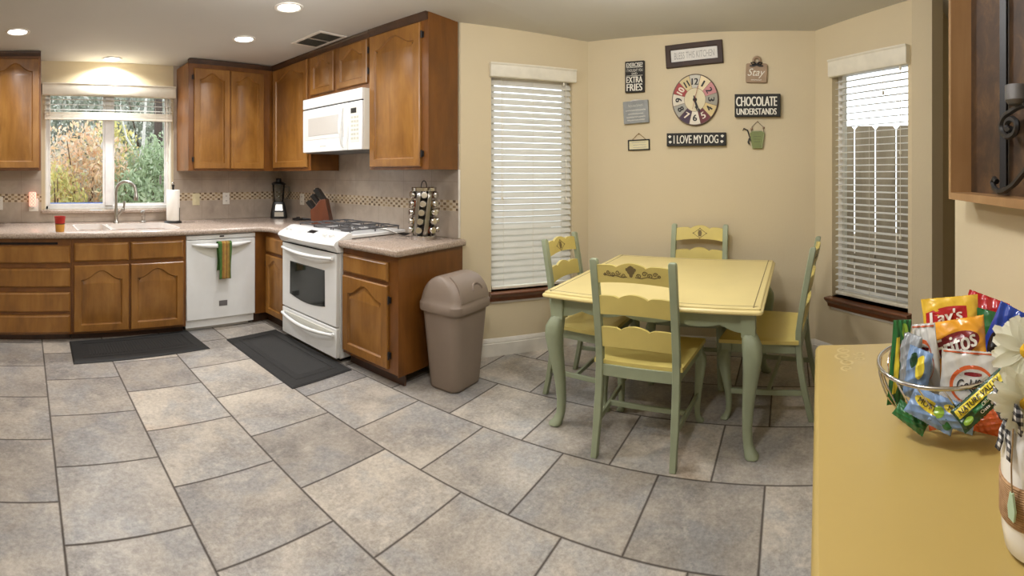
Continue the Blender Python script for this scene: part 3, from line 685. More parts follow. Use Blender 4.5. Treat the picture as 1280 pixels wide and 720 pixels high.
# ---------------------------------------------------------------- dining table
def cabriole(mb, x, y, dx, dy, top, s=1.0, M=None):
    """an S-curved leg whose knee leans towards (dx, dy)"""
    pr = [(.000, 1.0, .034), (.012, .965, .040), (.026, .90, .048), (.030, .82, .047), (.022, .70, .041), (.008, .55, .034), (-.006, .38, .028), (-.012, .22, .024), (-.008, .11, .023), (.006, .055, .027), (.020, .028, .034), (.024, .010, .034), (.022, 0, .028)]
    path = [(x + dx * d * s, y + dy * d * s, top * f) for d, f, r in pr]; rs = [r * s for d, f, r in pr]
    n = 8; rings = []
    a0 = atan2(dy, dx)
    for (px, py, pz), r in zip(path, rs):                   # squarish section turned towards the knee
        ring = []
        for k in range(16):
            a = 2 * pi * k / 16; e = (abs(cos(2 * a))) ** .5; rad = r * (.94 + .16 * e)
            ring.append((px + rad * cos(a + a0), py + rad * sin(a + a0), pz))
        rings.append(ring)
    mb.loft(rings, True, True, 0, M)
TBL = thing('dining_table', 'square yellow topped dining table with sage green curved legs', 'table', (2.873, .689, 0), R(-1.4))
hx, hy = .578, .585
def lift(x): return .032 * (x / (2 * hx) + .5)
m = MB(); poly = [(-hx, -hy), (hx, -hy), (hx, hy), (-hx, hy)]
rings = []
for d, z in ((.020, .700), (.006, .703), (.0, .711), (.002, .719), (.010, .724), (.013, .7255), (.014, .732), (.020, .735)):
    q = offset_poly(rrect(-hx, hx, -hy, hy, .022, 4), d); rings.append([(p[0], p[1], z + lift(p[0])) for p in q])
m.loft(rings, True, True); m.build('tabletop', YELLOW, TBL, smooth=25)
m = MB(); q = offset_poly(rrect(-hx, hx, -hy, hy, .02, 4), .045); q2 = offset_poly(rrect(-hx, hx, -hy, hy, .02, 4), .050)
a_ = [(p[0], p[1], .7352 + lift(p[0])) for p in q]; b_ = [(p[0], p[1], .7352 + lift(p[0])) for p in q2]
m.loft([a_, b_], True, False); m.build('groove_line', STENCIL, TBL)
lx, ly = hx - .075, hy - .075
def apron(L, top0, top1, low=.60):
    """board with a scalloped lower edge, in x-z"""
    n = 40; p = [(-L, top0)]; pts = []
    for i in range(n + 1):
        u = i / n; e = min(u, 1 - u) * 2 * L
        z = low + .028
        if e < .10: z = low - .0 + .028 * (e / .10) ** 2 - .0
        else:
            w = (u * 2 * L - L) / (L - .10); aw = abs(w)
            z = low + .050 - .028 * (abs(cos(aw * pi * 1.5))) ** .6
        pts.append((-L + 2 * L * u, z))
    return p + pts + [(L, top1)]
for sx in (-1, 1):
    m = MB(); m.prism(apron(ly - .02, .706 + lift(sx * lx), .706 + lift(sx * lx)), -.012, .012, 'y'); m.build('apron', GREEN, TBL, loc=(sx * lx, 0, 0), rot=pi / 2)
    m = MB(); m.prism(apron(lx - .02, .706 + lift(-lx), .706 + lift(lx)), -.012, .012, 'y'); m.build('apron', GREEN, TBL, loc=(0, sx * ly, 0))
    for sy in (-1, 1):
        m = MB(); x, y = sx * lx, sy * ly; e = .034
        m.box(x - e, x + e, y - e, y + e, .585, .704 + lift(x)); cabriole(m, x, y, sx * .707, sy * .707, .60)
        m.build('leg', GREEN, TBL, smooth=50)

# ---------------------------------------------------------------- ladder-back chairs
def scallop(x0, x1, zb, zt, arch, lobes=(.012, .026, .012), n=36):
    w = x1 - x0; p = []
    for i in range(n + 1):                                  # lower edge, gently arched
        u = i / n; p.append((x0 + w * u, zb + arch * (1 - (2 * u - 1) ** 2)))
    for i in range(n, -1, -1):
        u = i / n
        if u < .30: z = lobes[0] * (.15 + .85 * sin(pi * (u / .30) * .62 + .2)) * (1 if u / .3 < .9 else .7)
        elif u > .70: z = lobes[2] * (.15 + .85 * sin(pi * ((1 - u) / .30) * .62 + .2)) * (1 if (1 - u) / .3 < .9 else .7)
        else: z = lobes[1] * sin(pi * (u - .30) / .40) ** .7
        p.append((x0 + w * u, zt + z))
    return p
def make_chair():
    t = thing('ladder_back_chair', '', 'chair', (0, 0, 0), 0, 'ladder-back chairs around the table')
    rw, fw, dp = .195, .225, .47
    def py(z): return .0 + (.075 * sin(min(z, .47) / .47 * pi / 2) if z < .47 else .075 - .085 * ((z - .47) / .5) ** 1.2)
    for s in (-1, 1):
        m = MB(); zs = [0, .08, .18, .30, .42, .50, .62, .74, .86, .955, .965]
        rings = []
        for z in zs:
            w_, d_ = (.019, .017) if z < .96 else (.014, .012); y = py(z); x = s * rw
            if z < .1: w_ *= .85
            rings.append([(x - w_, y - d_, z), (x + w_, y - d_, z), (x + w_, y + d_, z), (x - w_, y + d_, z)])
        m.loft(rings); m.build('post', GREEN, t, bevel=.004)
        m = MB(); cabriole(m, s * fw, dp, s * .55, .83, .40, .68); m.box(s * fw - .026, s * fw + .026, dp - .026, dp + .026, .385, .432); m.build('leg', GREEN, t, smooth=50)
    # seat: saddle-dished board
    m = MB()
    def st(u, v, top):
        y = -.005 + .075 + (dp - .03) * v; w = (rw + .03) + (fw + .035 - rw - .03) * v
        x = (2 * u - 1) * w
        dish = .012 * (1 - (2 * u - 1) ** 2) * (1 - (2 * v - .9) ** 2) if top else 0
        edge = .006 if top and (u in (0, 1) or v in (0, 1)) else 0
        return (x, y, (.458 - dish - edge) if top else .432)
    N = 14
    tp = [[st(i / N, j / N, True) for i in range(N + 1)] for j in range(N + 1)]; bt = [[st(i / N, j / N, False) for i in range(N + 1)] for j in range(N + 1)]
    m.grid(lambda u, v: tp[round(v * N)][round(u * N)], N, N); m.grid(lambda u, v: bt[round(v * N)][round(u * N)], N, N)
    edge = [(i, 0) for i in range(N)] + [(N, j) for j in range(N)] + [(i, N) for i in range(N, 0, -1)] + [(0, j) for j in range(N, 0, -1)]
    m.loft([[bt[j][i] for i, j in edge], [tp[j][i] for i, j in edge]], True, False)
    m.build('seat', YELLOWR, t, smooth=40)
    m = MB()
    m.box(-rw, rw, .062, .082, .375, .432); m.box(-fw, fw, dp - .011, dp + .011, .375, .432)
    for s in (-1, 1):
        m.loft([[(s * rw - .011, .07, z), (s * rw + .011, .07, z), (s * fw + .011, dp, z), (s * fw - .011, dp, z)] for z in (.375, .432)])
    m.build('seat_rail', GREEN, t, bevel=.002)
    for zb, zt, ar in ((.520, .615, .012), (.685, .775, .014), (.845, .930, .016)):
        m = MB(); p = scallop(-rw + .008, rw - .008, zb, zt, ar)
        yy = py((zb + zt) / 2) ; rings = []
        lo, up = p[:37], p[37:][::-1]
        for (x, z0_), (_, z1_) in zip(lo, up):              # one upright slice after another, so that the board curves
            zz = [z0_ + (z1_ - z0_) * k / 3 for k in range(4)]
            rings.append([(x, py(z) - .009 - .020 * (1 - (x / rw) ** 2), z) for z in zz] + [(x, py(z) + .009 - .020 * (1 - (x / rw) ** 2), z) for z in zz[::-1]])
        m.loft(rings); sl = m.build('ladder_rail', YELLOWR, t, smooth=30)
    # painted motifs on the top rail: scrolls behind, a lozenge in front
    def rail_y(x, z, off): return py(z) - .020 * (1 - (x / rw) ** 2) + off
    m = MB()
    def stroke(pts, off, w=.0022):
        pts = [(a[0] + (b[0] - a[0]) * q / 6, a[1] + (b[1] - a[1]) * q / 6) for a, b in zip(pts[:-1], pts[1:]) for q in range(7)]
        for (x0, z0), (x1, z1) in zip(pts[:-1], pts[1:]):
            d = Vector((x1 - x0, z1 - z0)); L = d.length
            if L < 1e-6: continue
            nx, nz = -d.y / L * w, d.x / L * w
            q = [(x0 + nx, z0 + nz), (x1 + nx, z1 + nz), (x1 - nx, z1 - nz), (x0 - nx, z0 - nz)]
            m.add([(a, rail_y(a, b, off), b) for a, b in q], [(0, 1, 2, 3)])
    def blob(cx, cz, rx, rz, off, n=14):
        m.add([(cx + rx * cos(2 * pi * i / n), rail_y(cx + rx * cos(2 * pi * i / n), cz + rz * sin(2 * pi * i / n), off), cz + rz * sin(2 * pi * i / n)) for i in range(n)], [tuple(range(n))])
    def spiral(cx, cz, r, turns, a0, sgn): return [(cx + r * (1 - .8 * i / 16) * cos(a0 + sgn * turns * 2 * pi * i / 16), cz + r * (1 - .8 * i / 16) * sin(a0 + sgn * turns * 2 * pi * i / 16)) for i in range(17)]
    ob = -.0104; zc = .890
    blob(0, zc + .032, .020, .022, ob); blob(0, zc + .010, .009, .012, ob)
    for i in range(-2, 3): blob(i * .010, zc + .048 - abs(i) * .006, .006, .008, ob)
    for s in (-1, 1):
        for j, (cx, cz, r) in enumerate(((.038, zc + .006, .012), (.066, zc + .018, .013), (.092, zc + .008, .013), (.116, zc + .016, .011), (.134, zc + .006, .008))):
            stroke(spiral(s * cx, cz, r, 1.3, 0 if j % 2 else pi, s * (1 if j % 2 else -1)), ob)
        stroke([(s * .02, zc), (s * .05, zc - .004), (s * .08, zc + .004), (s * .11, zc - .002), (s * .135, zc + .004)], ob)
    m.build('scroll_motif', STENCIL, t)
    m = MB(); of = .0104; zc = .900
    stroke([(-.050, zc), (0, zc + .034), (.050, zc), (0, zc - .034), (-.050, zc)], of, .0018); blob(0, zc, .015, .022, of)
    for x, z in ((-.050, zc), (.050, zc), (0, zc + .034), (0, zc - .034)): blob(x, z, .005, .005, of)
    for a in (-1, 1): blob(a * .007, zc + .016, .004, .008, of); blob(a * .008, zc - .016, .004, .007, of)
    m.build('lozenge_motif', STENCIL, t)
    # H stretcher
    for s in (-1, 1):
        m = MB(); a, b = Vector((s * rw, .03, .155)), Vector((s * fw, dp - .0, .155))
        m.loft([[(p.x - .008, p.y, p.z - .014), (p.x + .008, p.y, p.z - .014), (p.x + .008, p.y, p.z + .014), (p.x - .008, p.y, p.z + .014)] for p in (a, b)]); m.build('stretcher', GREEN, t, bevel=.003)
    MB().box(-.21, .21, .235, .253, .145, .170).build('stretcher', GREEN, t, bevel=.003)
    return t
chair = make_chair()
def place(o, x, y, facing_deg, label, s=1.0, sx=1.0, sy=1.0):
    o.location = (x, y, 0); o.rotation_euler = (0, 0, R(facing_deg) - pi / 2); o.scale = (s * sx, s * sy, s); o['label'] = label
place(chair, 2.175, .720, 0, 'nearest ladder-back chair, its scroll-stencilled back turned to the camera', 1.0)
c2 = copy_tree(chair); place(c2, 2.89, 1.455, -90, 'ladder-back chair on the bin side of the table, in front of the closed blind', 1.0, 1.12, .88)
c3 = copy_tree(chair); place(c3, 2.935, -.160, 83, 'ladder-back chair seen side-on beside the open blind', 1.0, 1.22)
c4 = copy_tree(chair); place(c4, 3.56, .655, 180, 'ladder-back chair behind the table against the wall of signs', 1.035, .96)

# ---------------------------------------------------------------- swing-top bin
t = thing('swing_bin', 'taupe plastic swing-top bin between the end cabinet and the window', 'bin', (2.475, 2.02, 0), R(2))
m = MB(); rings = []
for z, a, b in ((0, .135, .105), (.006, .145, .115), (.02, .148, .118), (.49, .182, .150), (.515, .184, .152)):
    rings.append([(p[0], p[1], z) for p in rrect(-a, a, -b, b, .06, 6)])
m.loft(rings); m.build('bucket', TAUPE, t, smooth=50)
m = MB(); rings = []
for z, a, b in ((.500, .186, .154), (.500, .198, .166), (.508, .201, .169), (.548, .201, .169), (.556, .196, .164)): rings.append([(p[0], p[1], z) for p in rrect(-a, a, -b, b, .065, 6)])
for k in range(1, 9):                                       # dome, rounded from side to side, steep at the ends
    f = k / 8; z = .556 + .165 * sin(f * pi / 2); a = .190 - .045 * f ** 1.5; b = .160 * cos(f * pi / 2 * .93)
    rings.append([(p[0], p[1] , z) for p in rrect(-a, a, -b, b, min(.06, b * .8), 6)])
m.loft(rings); lid = m.build('lid', TAUPE, t, smooth=35)
m = MB(); N = 14                                            # the swing flap lies on the front half of the dome
def flap(u, v, off):
    f = .06 + .80 * v; z = .556 + .165 * sin(f * pi / 2); b = .160 * cos(f * pi / 2 * .93); a = .150 - .030 * f ** 1.5
    return ((2 * u - 1) * a, -b - off * cos(f * pi / 2), z + off * sin(f * pi / 2))
m.grid(lambda u, v: flap(u, v, .006), N, N); m.loft([[flap(u, v, o_) for u, v in [(i / N, 0) for i in range(N)] + [(1, i / N) for i in range(N)] + [(1 - i / N, 1) for i in range(N)] + [(0, 1 - i / N) for i in range(N)]] for o_ in (-.004, .006)], True, False)
fl_ = m.build('swing_flap', TAUPE, t, smooth=35)
m = MB(); arcp = [(.62 + .17 * cos(a), .28 + .24 * sin(a)) for a in [pi * i / 14 for i in range(15)]]
m.loft([[flap(u, v, .004) for u, v in arcp], [flap(u, v - .02 * (1 if 0 < i < 14 else 0), .017) for i, (u, v) in enumerate(arcp)], [flap(u, v - .05 * (1 if 0 < i < 14 else 0), .017) for i, (u, v) in enumerate(arcp)], [flap(u, v - .08 * (1 if 0 < i < 14 else 0), .006) for i, (u, v) in enumerate(arcp)]], False, False); m.build('finger_hold', TAUPE, fl_, smooth=40)

# ---------------------------------------------------------------- floor mats
def mat(label, pts, name='floor_mat', ribs=False):
    cx = sum(p[0] for p in pts) / 4; cy = sum(p[1] for p in pts) / 4
    loc = [(p[0] - cx, p[1] - cy) for p in pts]
    t = thing(name, label, 'mat', (cx, cy, 0), 0, 'rubber kitchen mats')
    m = MB(); m.loft([[(p[0], p[1], z) for p in offset_poly(loc, d)] for d, z in ((0, .001), (0, .004), (.012, .012), (.05, .014))]); m.build('base', MATRUB, t, smooth=20)
    m = MB(); q = offset_poly(loc, .085); q2 = offset_poly(loc, .078); q3 = offset_poly(loc, .10); m.loft([[(p[0], p[1], z) for p in l] for l, z in ((q2, .0135), (q2, .0155), (q, .0165), (q3, .0165), (q3, .0138))], True, False); m.build('raised_border', MATRUB, t)
    m = MB()
    if ribs:
        q = offset_poly(loc, .13); N = 34
        for i in range(N):
            f = (i + .5) / N; a = Vector(q[0]).lerp(Vector(q[1]), f); b = Vector(q[3]).lerp(Vector(q[2]), f); w = Vector((.006, 0))
            m.loft([[(*(a - w), z), (*(a + w), z), (*(b + w), z), (*(b - w), z)] for z in (.0138, .0165)])
    else: m.loft([[(p[0], p[1], z) for p in offset_poly(loc, d)] for d, z in ((.13, .0138), (.135, .0150))])
    m.build('centre_panel', MATRUB2, t)
    return t
mat('black rubber mat with ribbed centre on the floor in front of the sink', [(.355, 3.485), (1.425, 3.545), (1.40, 4.02), (.368, 3.955)], ribs=True)
mat('black rubber mat with a plain bordered centre in front of the gas range', [(1.625, 2.64), (2.125, 2.66), (2.12, 3.72), (1.625, 3.68)])
# ---------------------------------------------------------------- things on the worktops
CTZ = CT
t = thing('paper_cup', 'red and yellow paper cup standing at the front edge of the worktop', 'cup', (.297, 4.03, CTZ))
m = MB(); m.lathe([(.034, 0), (.036, .002), (.0405, .062)], 24); m.build('lower_band', plain('cup_mustard', (206, 150, 62), .5), t, smooth=50)
m = MB(); m.lathe([(.0405, .062), (.0412, .070)], 24); m.build('stripe', plain('cup_dark_stripe', (70, 42, 36), .5), t, smooth=50)
m = MB(); m.lathe([(.0412, .070), (.047, .122), (.049, .124), (.049, .127), (.046, .127), (.040, .06)], 24); m.build('upper_band', plain('cup_red', (188, 42, 34), .45), t, smooth=50)
t = thing('paper_towel_holder', 'white paper towel roll on a black stand beside the window', 'paper towel', (1.445, 4.57, CTZ))
m = MB(); m.lathe([(.085, 0), (.088, .004), (.088, .010), (.08, .016), (.0, .017)], 28); m.build('base', BLACK, t, smooth=40)
m = MB(); m.lathe([(.011, .015), (.011, .355), (.015, .358), (.015, .372), (0, .373)], 14); m.build('rod', BLACK, t, smooth=40)
m = MB(); m.ball((0, 0, .386), .014); m.build('finial', CHROME, t, smooth=60)
m = MB(); m.lathe([(.020, .022), (.064, .022), (.066, .026), (.066, .318), (.064, .322), (.020, .322)], 32); m.build('paper_roll', PAPER, t, smooth=40)
m = MB(); m.tube([(.05, -.055, .012), (.05, -.055, .15)], .003, 6); m.build('tension_arm', BLACK, t)

t = thing('blender', 'black and chrome jug blender in the corner of the worktop', 'blender', (2.66, 4.61, CTZ), R(-28))
m = MB(); m.loft([[(p[0], p[1], z) for p in rrect(-a, a, -b, b, .03, 4)] for z, a, b in ((0, .088, .085), (.012, .092, .088), (.05, .088, .084), (.15, .068, .066), (.175, .062, .060))]); m.build('motor_base', BLACK, t, smooth=40)
m = MB(); m.loft([[(-.050, -.0895, .022), (.050, -.0895, .022), (.047, -.0865, .068), (-.047, -.0865, .068)], [(-.050, -.080, .022), (.050, -.080, .022), (.047, -.078, .068), (-.047, -.078, .068)]]); m.loft([[(-.042, -.083, .085), (.042, -.083, .085), (.033, -.071, .150), (-.033, -.071, .150)], [(-.042, -.07, .085), (.042, -.07, .085), (.033, -.06, .150), (-.033, -.06, .150)]]); m.build('chrome_plate', STEEL, t)
m = MB(); m.lathe([(.050, .175), (.054, .19), (.068, .33), (.070, .365), (.066, .365), (.050, .19), (0, .185)], 20); m.build('jug', JARGLASS, t, smooth=40)
m = MB(); m.tube([(.066, 0, .34), (.115, 0, .335), (.118, 0, .26), (.09, 0, .21), (.058, 0, .205)], .010, 8); m.build('handle', JARGLASS, t, smooth=50)
m = MB(); m.lathe([(.078, .362), (.078, .375), (.060, .390), (.032, .396), (.030, .425), (.026, .432), (0, .433)], 20); m.build('lid', BLACK, t, smooth=40)
o = MB(); o.lathe([(0, 0), (.055, 0), (.062, .006), (.062, .014), (.05, .022), (.02, .026), (.018, .034), (0, .036)], 20); o.tube([(.05, 0, .012), (.10, .01, .013), (.15, .02, .010)], [.014, .011, .009], 8)
tag(o.build('coiled_cord_lid', IRON, loc=(2.70, 4.275, CTZ), rot=R(-60), smooth=45), 'flat round black lid with handle on the worktop between blender and knives', 'lid')

t = thing('knife_block', 'slanted wooden block of black handled knives behind the range', 'knife block', (2.655, 3.80, CTZ), R(-52))
side = [(.115, 0), (-.075, 0), (-.088, .135), (-.045, .165), (.008, .235), (.062, .245)]
m = MB(); m.prism([(p[0], p[1]) for p in side], -.062, .062, 'y'); m.build('block', BLOCKWOOD, t, bevel=.005)
NICKEL = plain('rivet_nickel', (200, 196, 188), .3, metal=1)
dv = Vector((-.62, 0, .78))
def knife(x, y, z, L, w=.012, h=.016):
    m = MB(); a = Vector((x, y, z)) - dv * .01; b = a + dv * L; s_ = Vector((.78, 0, .62))
    def ring(p, k): return [tuple(p + s_ * sx * h * k + Vector((0, sy * w * k * .5, 0))) for sx, sy in ((-1, -1), (1, -1), (1, 1), (-1, 1))]
    m.loft([ring(a, .9), ring(a + dv * .02, .8), ring(a + dv * L * .5, .95), ring(b - dv * .012, 1.05), ring(b, .85)]); k_ = m.build('knife_handle', BLACK, t, bevel=.002)
    m = MB(); M = Matrix.Translation(b) @ dv.to_track_quat('Z', 'Y').to_matrix().to_4x4(); m.box(-.013, .013, -.006, .006, -.004, .003, M=M); m.build('bolster_cap', NICKEL, k_)
for i, y in enumerate((-.040, -.013, .013, .040)): knife(.030, y, .240, .135 - .012 * (i % 2), .026, .021)
for i, y in enumerate((-.030, .004, .034)): knife(-.018, y, .198, .115, .024, .019)
for i in range(6): knife(-.066, -.050 + i * .020, .150, .10, .017, .017)

t = thing('spice_rack', 'chrome revolving spice rack full of jars at the end of the worktop', 'spice rack', (2.625, 2.44, CTZ), R(20))
m = MB(); m.lathe([(.092, 0), (.094, .003), (.094, .026), (.090, .030), (0, .030)], 32); m.build('base', CHROME, t, smooth=40)
m = MB(); m.lathe([(.090, .352), (.094, .355), (.094, .378), (.090, .382), (0, .384)], 32); m.build('top_plate', CHROME, t, smooth=40)
m = MB(); m.tube([(.052 * cos(a), 0, .382 + .046 * sin(a)) for a in [pi * i / 14 for i in range(15)]], .0035, 6); m.build('handle', IRON, t, smooth=50)
m = MB(); m.lathe([(.052, .03), (.052, .352)], 20); m.build('core', BLACK, t)
SPICES = [plain('spice_' + n_, c_, .3) for n_, c_ in (('brown', (96, 58, 30)), ('green', (96, 98, 48)), ('rust', (140, 66, 30)), ('tan', (160, 128, 78)), ('dark', (52, 40, 30)))]
CAPM = plain('bright_cap', (214, 212, 206), .22, metal=1)
for q in range(6):                                          # columns lean round the axis like a helix
    a0 = q * pi / 3
    if q % 2 == 0 or True:
        m = MB(); w = .10
        m.loft([[(.086 * cos(a0 + .30 + k * .5 + d), .086 * sin(a0 + .30 + k * .5 + d), .03 + .322 * k) for k in [i / 6 for i in range(7)]] for d in (0, .15, .3, .42)], False, False); o = m.build('divider', STEEL, t, smooth=40)
        sd = o.modifiers.new('thick', 'SOLIDIFY'); sd.thickness = .0015
    for r_ in range(5):
        k = (r_ + .5) / 5; a = a0 + k * .5 - .02; z = .064 + r_ * .0635
        M = Matrix.Translation((0, 0, z)) @ Matrix.Rotation(a, 4, 'Z') @ Matrix.Rotation(pi / 2 - .08, 4, 'Y')
        m = MB(); m.lathe([(0, .050), (.022, .050), (.022, .084), (.018, .090)], 14, M=M); j = m.build('jar', SPICES[(q * 3 + r_ * 2) % 5], t, smooth=40)
        m = MB(); m.lathe([(.0235, .088), (.0245, .090), (.0245, .108), (.021, .113), (.012, .1135), (0, .113)], 16, M=M); m.build('cap', CAPM, j, smooth=35)

t = thing('slotted_spoon', 'long steel spoon with a dark bowl resting behind the range on the worktop', 'spoon', (2.60, 2.80, .928), R(-78))
m = MB(); m.tube([(-.17, .0, .012), (-.16, 0, .016), (.0, 0, .006), (.09, 0, -.018)], [.009, .008, .006, .006], 8, flat=.5); m.build('handle', STEEL, t, smooth=50)
m = MB()
def sp(u, v): a = 2 * pi * u; r = v; return (.145 + .055 * r * cos(a), .032 * r * sin(a), -.026 + .014 * r * r)
m.grid(sp, 24, 6); o = m.build('bowl', plain('dark_steel', (62, 58, 54), .3, metal=.8), t, smooth=60); sd = o.modifiers.new('thick', 'SOLIDIFY'); sd.thickness = .002

# ---------------------------------------------------------------- outlets and switches on the tile
def plate(name, label, A, B, x, y, w, h, mat, kind='outlet', z=None):
    p = on(x, y, A, B); ang = facing(A, B)
    nrm = Vector((sin(ang), -cos(ang), 0)) * .0112
    t = thing(name, label, 'outlet' if kind != 'switch' else 'switch', (p.x + nrm.x, p.y + nrm.y, p.z), ang)
    MB().box(-w / 2, w / 2, -.006, .0, -h / 2, h / 2).build('cover_plate', mat, t, bevel=.003)
    if kind == 'switch': MB().box(-.016, .016, -.010, -.005, -.032, .032).build('rocker', mat, t, bevel=.002)
    else:
        for s in (-1, 1):
            MB().box(-.016, .016, -.008, -.005, s * .026 - .015, s * .026 + .015).build('socket', mat, t, bevel=.004)
            MB().box(-.008, -.005, -.0085, -.0075, s * .026 - .004, s * .026 + .007).build('slot', SLOT, t); MB().box(.005, .008, -.0085, -.0075, s * .026 - .004, s * .026 + .007).build('slot', SLOT, t)
    return t
SA, SB = (0, SINK_Y), (1, SINK_Y); TA, TB = (STOVE_X, SINK_Y), (STOVE_X, 2.25)
plate('switch_plate', 'ivory switch plate on the tile nearest the paper towel roll', SA, SB, 244.5, 249, .080, .125, IVORY, 'switch')
plate('wall_outlet', 'white double outlet on the tile below the double door wall cabinet', SA, SB, 282, 248, .080, .125, OUTWHITE)
plate('wall_outlet', 'white outlet behind the red glowing night light', SA, SB, 42, 256, .095, .125, OUTWHITE)
plate('wall_outlet', 'white outlet at the left edge of the photo below the wall cabinet', SA, SB, -1, 254, .075, .13, OUTWHITE)
plate('wall_outlet', 'beige outlet on the tile hidden partly by the knife block', TA, TB, 379, 249, .08, .12, OUTWHITE)
t = thing('night_light', 'small glowing pink night light plugged into the outlet left of the window', 'night light', (*on(40.5, 247, SA, SB)[:2], 1.135)); t.location.y = SINK_Y - .021
k = NT('night_light_shade'); ck = k.n('ShaderNodeTexChecker'); ck.inputs['Scale'].default_value = 60; k.l(k.coords(), ck.inputs[0]); ck.inputs[1].default_value = (1, .55, .35, 1); ck.inputs[2].default_value = (.75, .22, .18, 1)
k.l(ck.outputs[0], k.b.inputs['Emission Color']); k.setp(Emission_Strength=1.1, Base_Color=(.8, .4, .35, 1)); NL = k.m
m = MB(); m.loft([[(p[0], -.03 + .03 * 0 + p[1], z) for p in rrect(-a, a, -.022, .022, .014, 4)] for z, a in ((-.075, .030), (-.07, .034), (.05, .036), (.062, .030))]); m.build('shade', NL, t, smooth=40)
MB().box(-.022, .022, -.05, .006, -.092, -.074).build('plug', OUTWHITE, t, bevel=.004)

# ---------------------------------------------------------------- ceiling lights and vent
LAMP = emit('lamp_diffuser_glow', (1.0, .98, .95), 9.0)
BULB = (1.0, .99, 1.0)
def recessed(x, y, z, label, power, spread=150):
    t = thing('recessed_light', label, 'ceiling light', (x, y, z), 0, 'recessed ceiling lights')
    m = MB(); m.lathe([(.100, .004), (.098, -.004), (.086, -.007), (.074, -.001), (.072, .006)], 32); m.build('trim_ring', WHITE, t, smooth=50)
    m = MB(); m.lathe([(0, -.001), (.073, -.001), (.073, .003), (0, .003)], 32); m.build('diffuser', LAMP, t)
    down(x, y, z, power, spread)
def down(x, y, z, power, spread=150, size=.14):
    li = bpy.data.lights.new('downlight', 'AREA'); li.shape = 'DISK'; li.size = size; li.energy = power; li.color = BULB; li.spread = R(spread)
    lo = bpy.data.objects.new('downlight', li); COL.objects.link(lo); lo.location = (x, y, z - .012); lo.rotation_euler = (0, 0, 0)
CZ = 2.488
LIGHTS = [('recessed ceiling light at the upper left, above the left wall cabinet', (22, 40)), ('recessed ceiling light nearest the top edge of the photo', (361, 9.5)), ('recessed ceiling light in front of the corner wall cabinets', (305, 49)), ('recessed ceiling light above the sink window', (140, 74))]
PW = 11
for lb, (x, y) in LIGHTS:
    p = at(x, y, CZ); recessed(p.x, p.y, CZ, lb, PW * (1.9 if y == 74 else 1))
# fill lamps added out of view to brighten the nook and right-hand walls
# bare point lamps with no fixture, just above the top edge of the picture
for x, y, z, e in ((1.3, 2.08, 2.32, 22), (.70, .50, 2.27, 42), (2.3, .75, 2.335, 20)):
    li = bpy.data.lights.new('fill_lamp', 'POINT'); li.energy = e; li.color = BULB; li.shadow_soft_size = .09
    lo = bpy.data.objects.new('fill_lamp', li); COL.objects.link(lo); lo.location = (x, y, z)
down(2.3, .75, 2.45, 4, 140)  # unseen fill added above the table, no fixture built
t = thing('ceiling_vent', 'white ceiling vent register beside the wall cabinets', 'vent', (2.295, 3.32, CZ + .002))
m = MB(); o_ = [(-.135, -.215), (.135, -.215), (.135, .215), (-.135, .215)]; i_ = offset_poly(o_, .03)
m.loft([[(p[0], p[1], z) for p in l] for l, z in ((o_, .0), (o_, -.004), (offset_poly(o_, .006), -.007), (i_, -.007), (i_, 0))], True, False); m.box(-.105, .105, -.012, .012, -.006, 0); m.build('frame', WHITE, t)
m = MB(); 
for i in range(22):
    y = -.178 + i * .017
    M = Matrix.Translation((0, y, -.004)) @ Matrix.Rotation(R(35), 4, 'X'); m.box(-.105, .105, -.007, .007, -.0006, .0006, 0, M)
m.build('louvres', plain('vent_grey', (120, 114, 100), .6), t)
MB().box(-.105, .105, -.185, .185, -.001, .0).build('duct_opening', SLOT, t)
# ---------------------------------------------------------------- signs on the nook's back wall
WA, WB = N1, N2; WANG = facing(WA, WB)                      # local x to the right along the wall, y into it, z up
def onw(x, y): return on(x, y, WA, WB)
def sized(x0, y0, x1, y1):
    a, b = onw(x0, (y0 + y1) / 2), onw(x1, (y0 + y1) / 2); cx = (x0 + x1) / 2
    t_, b_ = onw(cx, y0), onw(cx, y1); c = onw(cx, (y0 + y1) / 2)
    return c, (Vector(b[:2]) - Vector(a[:2])).length, t_.z - b_.z
def hang(name, label, cat, px, depth=0, roll=0, group=None):
    c, w, h = sized(*px); t = thing(name, label, cat, c, (0, roll, WANG), group); return t, w, h
SG = 'signs hung round the clock'
t, w, h = hang('framed_sign', 'white sign in a dark wooden frame at the top of the wall group', 'sign', (832.5, 54, 903.5, 82.5), roll=R(-3.4), group=SG)
m = MB(); fw = .040
o_ = [(-w / 2, -h / 2), (w / 2, -h / 2), (w / 2, h / 2), (-w / 2, h / 2)]; i_ = offset_poly(o_, fw)
m.loft([[(p[0], y, p[1]) for p in l] for l, y in ((o_, -.001), (o_, -.026), (offset_poly(o_, .004), -.030), (offset_poly(o_, fw - .004), -.030), (i_, -.026), (i_, -.008))], True, False); m.build('frame', FRAMEWOOD, t)
MB().box(-w / 2 + fw - .002, w / 2 - fw + .002, -.010, -.002, -h / 2 + fw - .002, h / 2 - fw + .002).build('panel', plain('sign_panel_grey_white', (226, 222, 213), .7, var=.05), t)
PENCIL = plain('pencil_grey', (166, 162, 154), .8)
m = MB(); letters(m, 'BLESS THIS KITCHEN', 0, 0, w - 2 * fw - .05, (h - 2 * fw) * .55, -.0108, shear=.08); m.build('lettering', PENCIL, t)

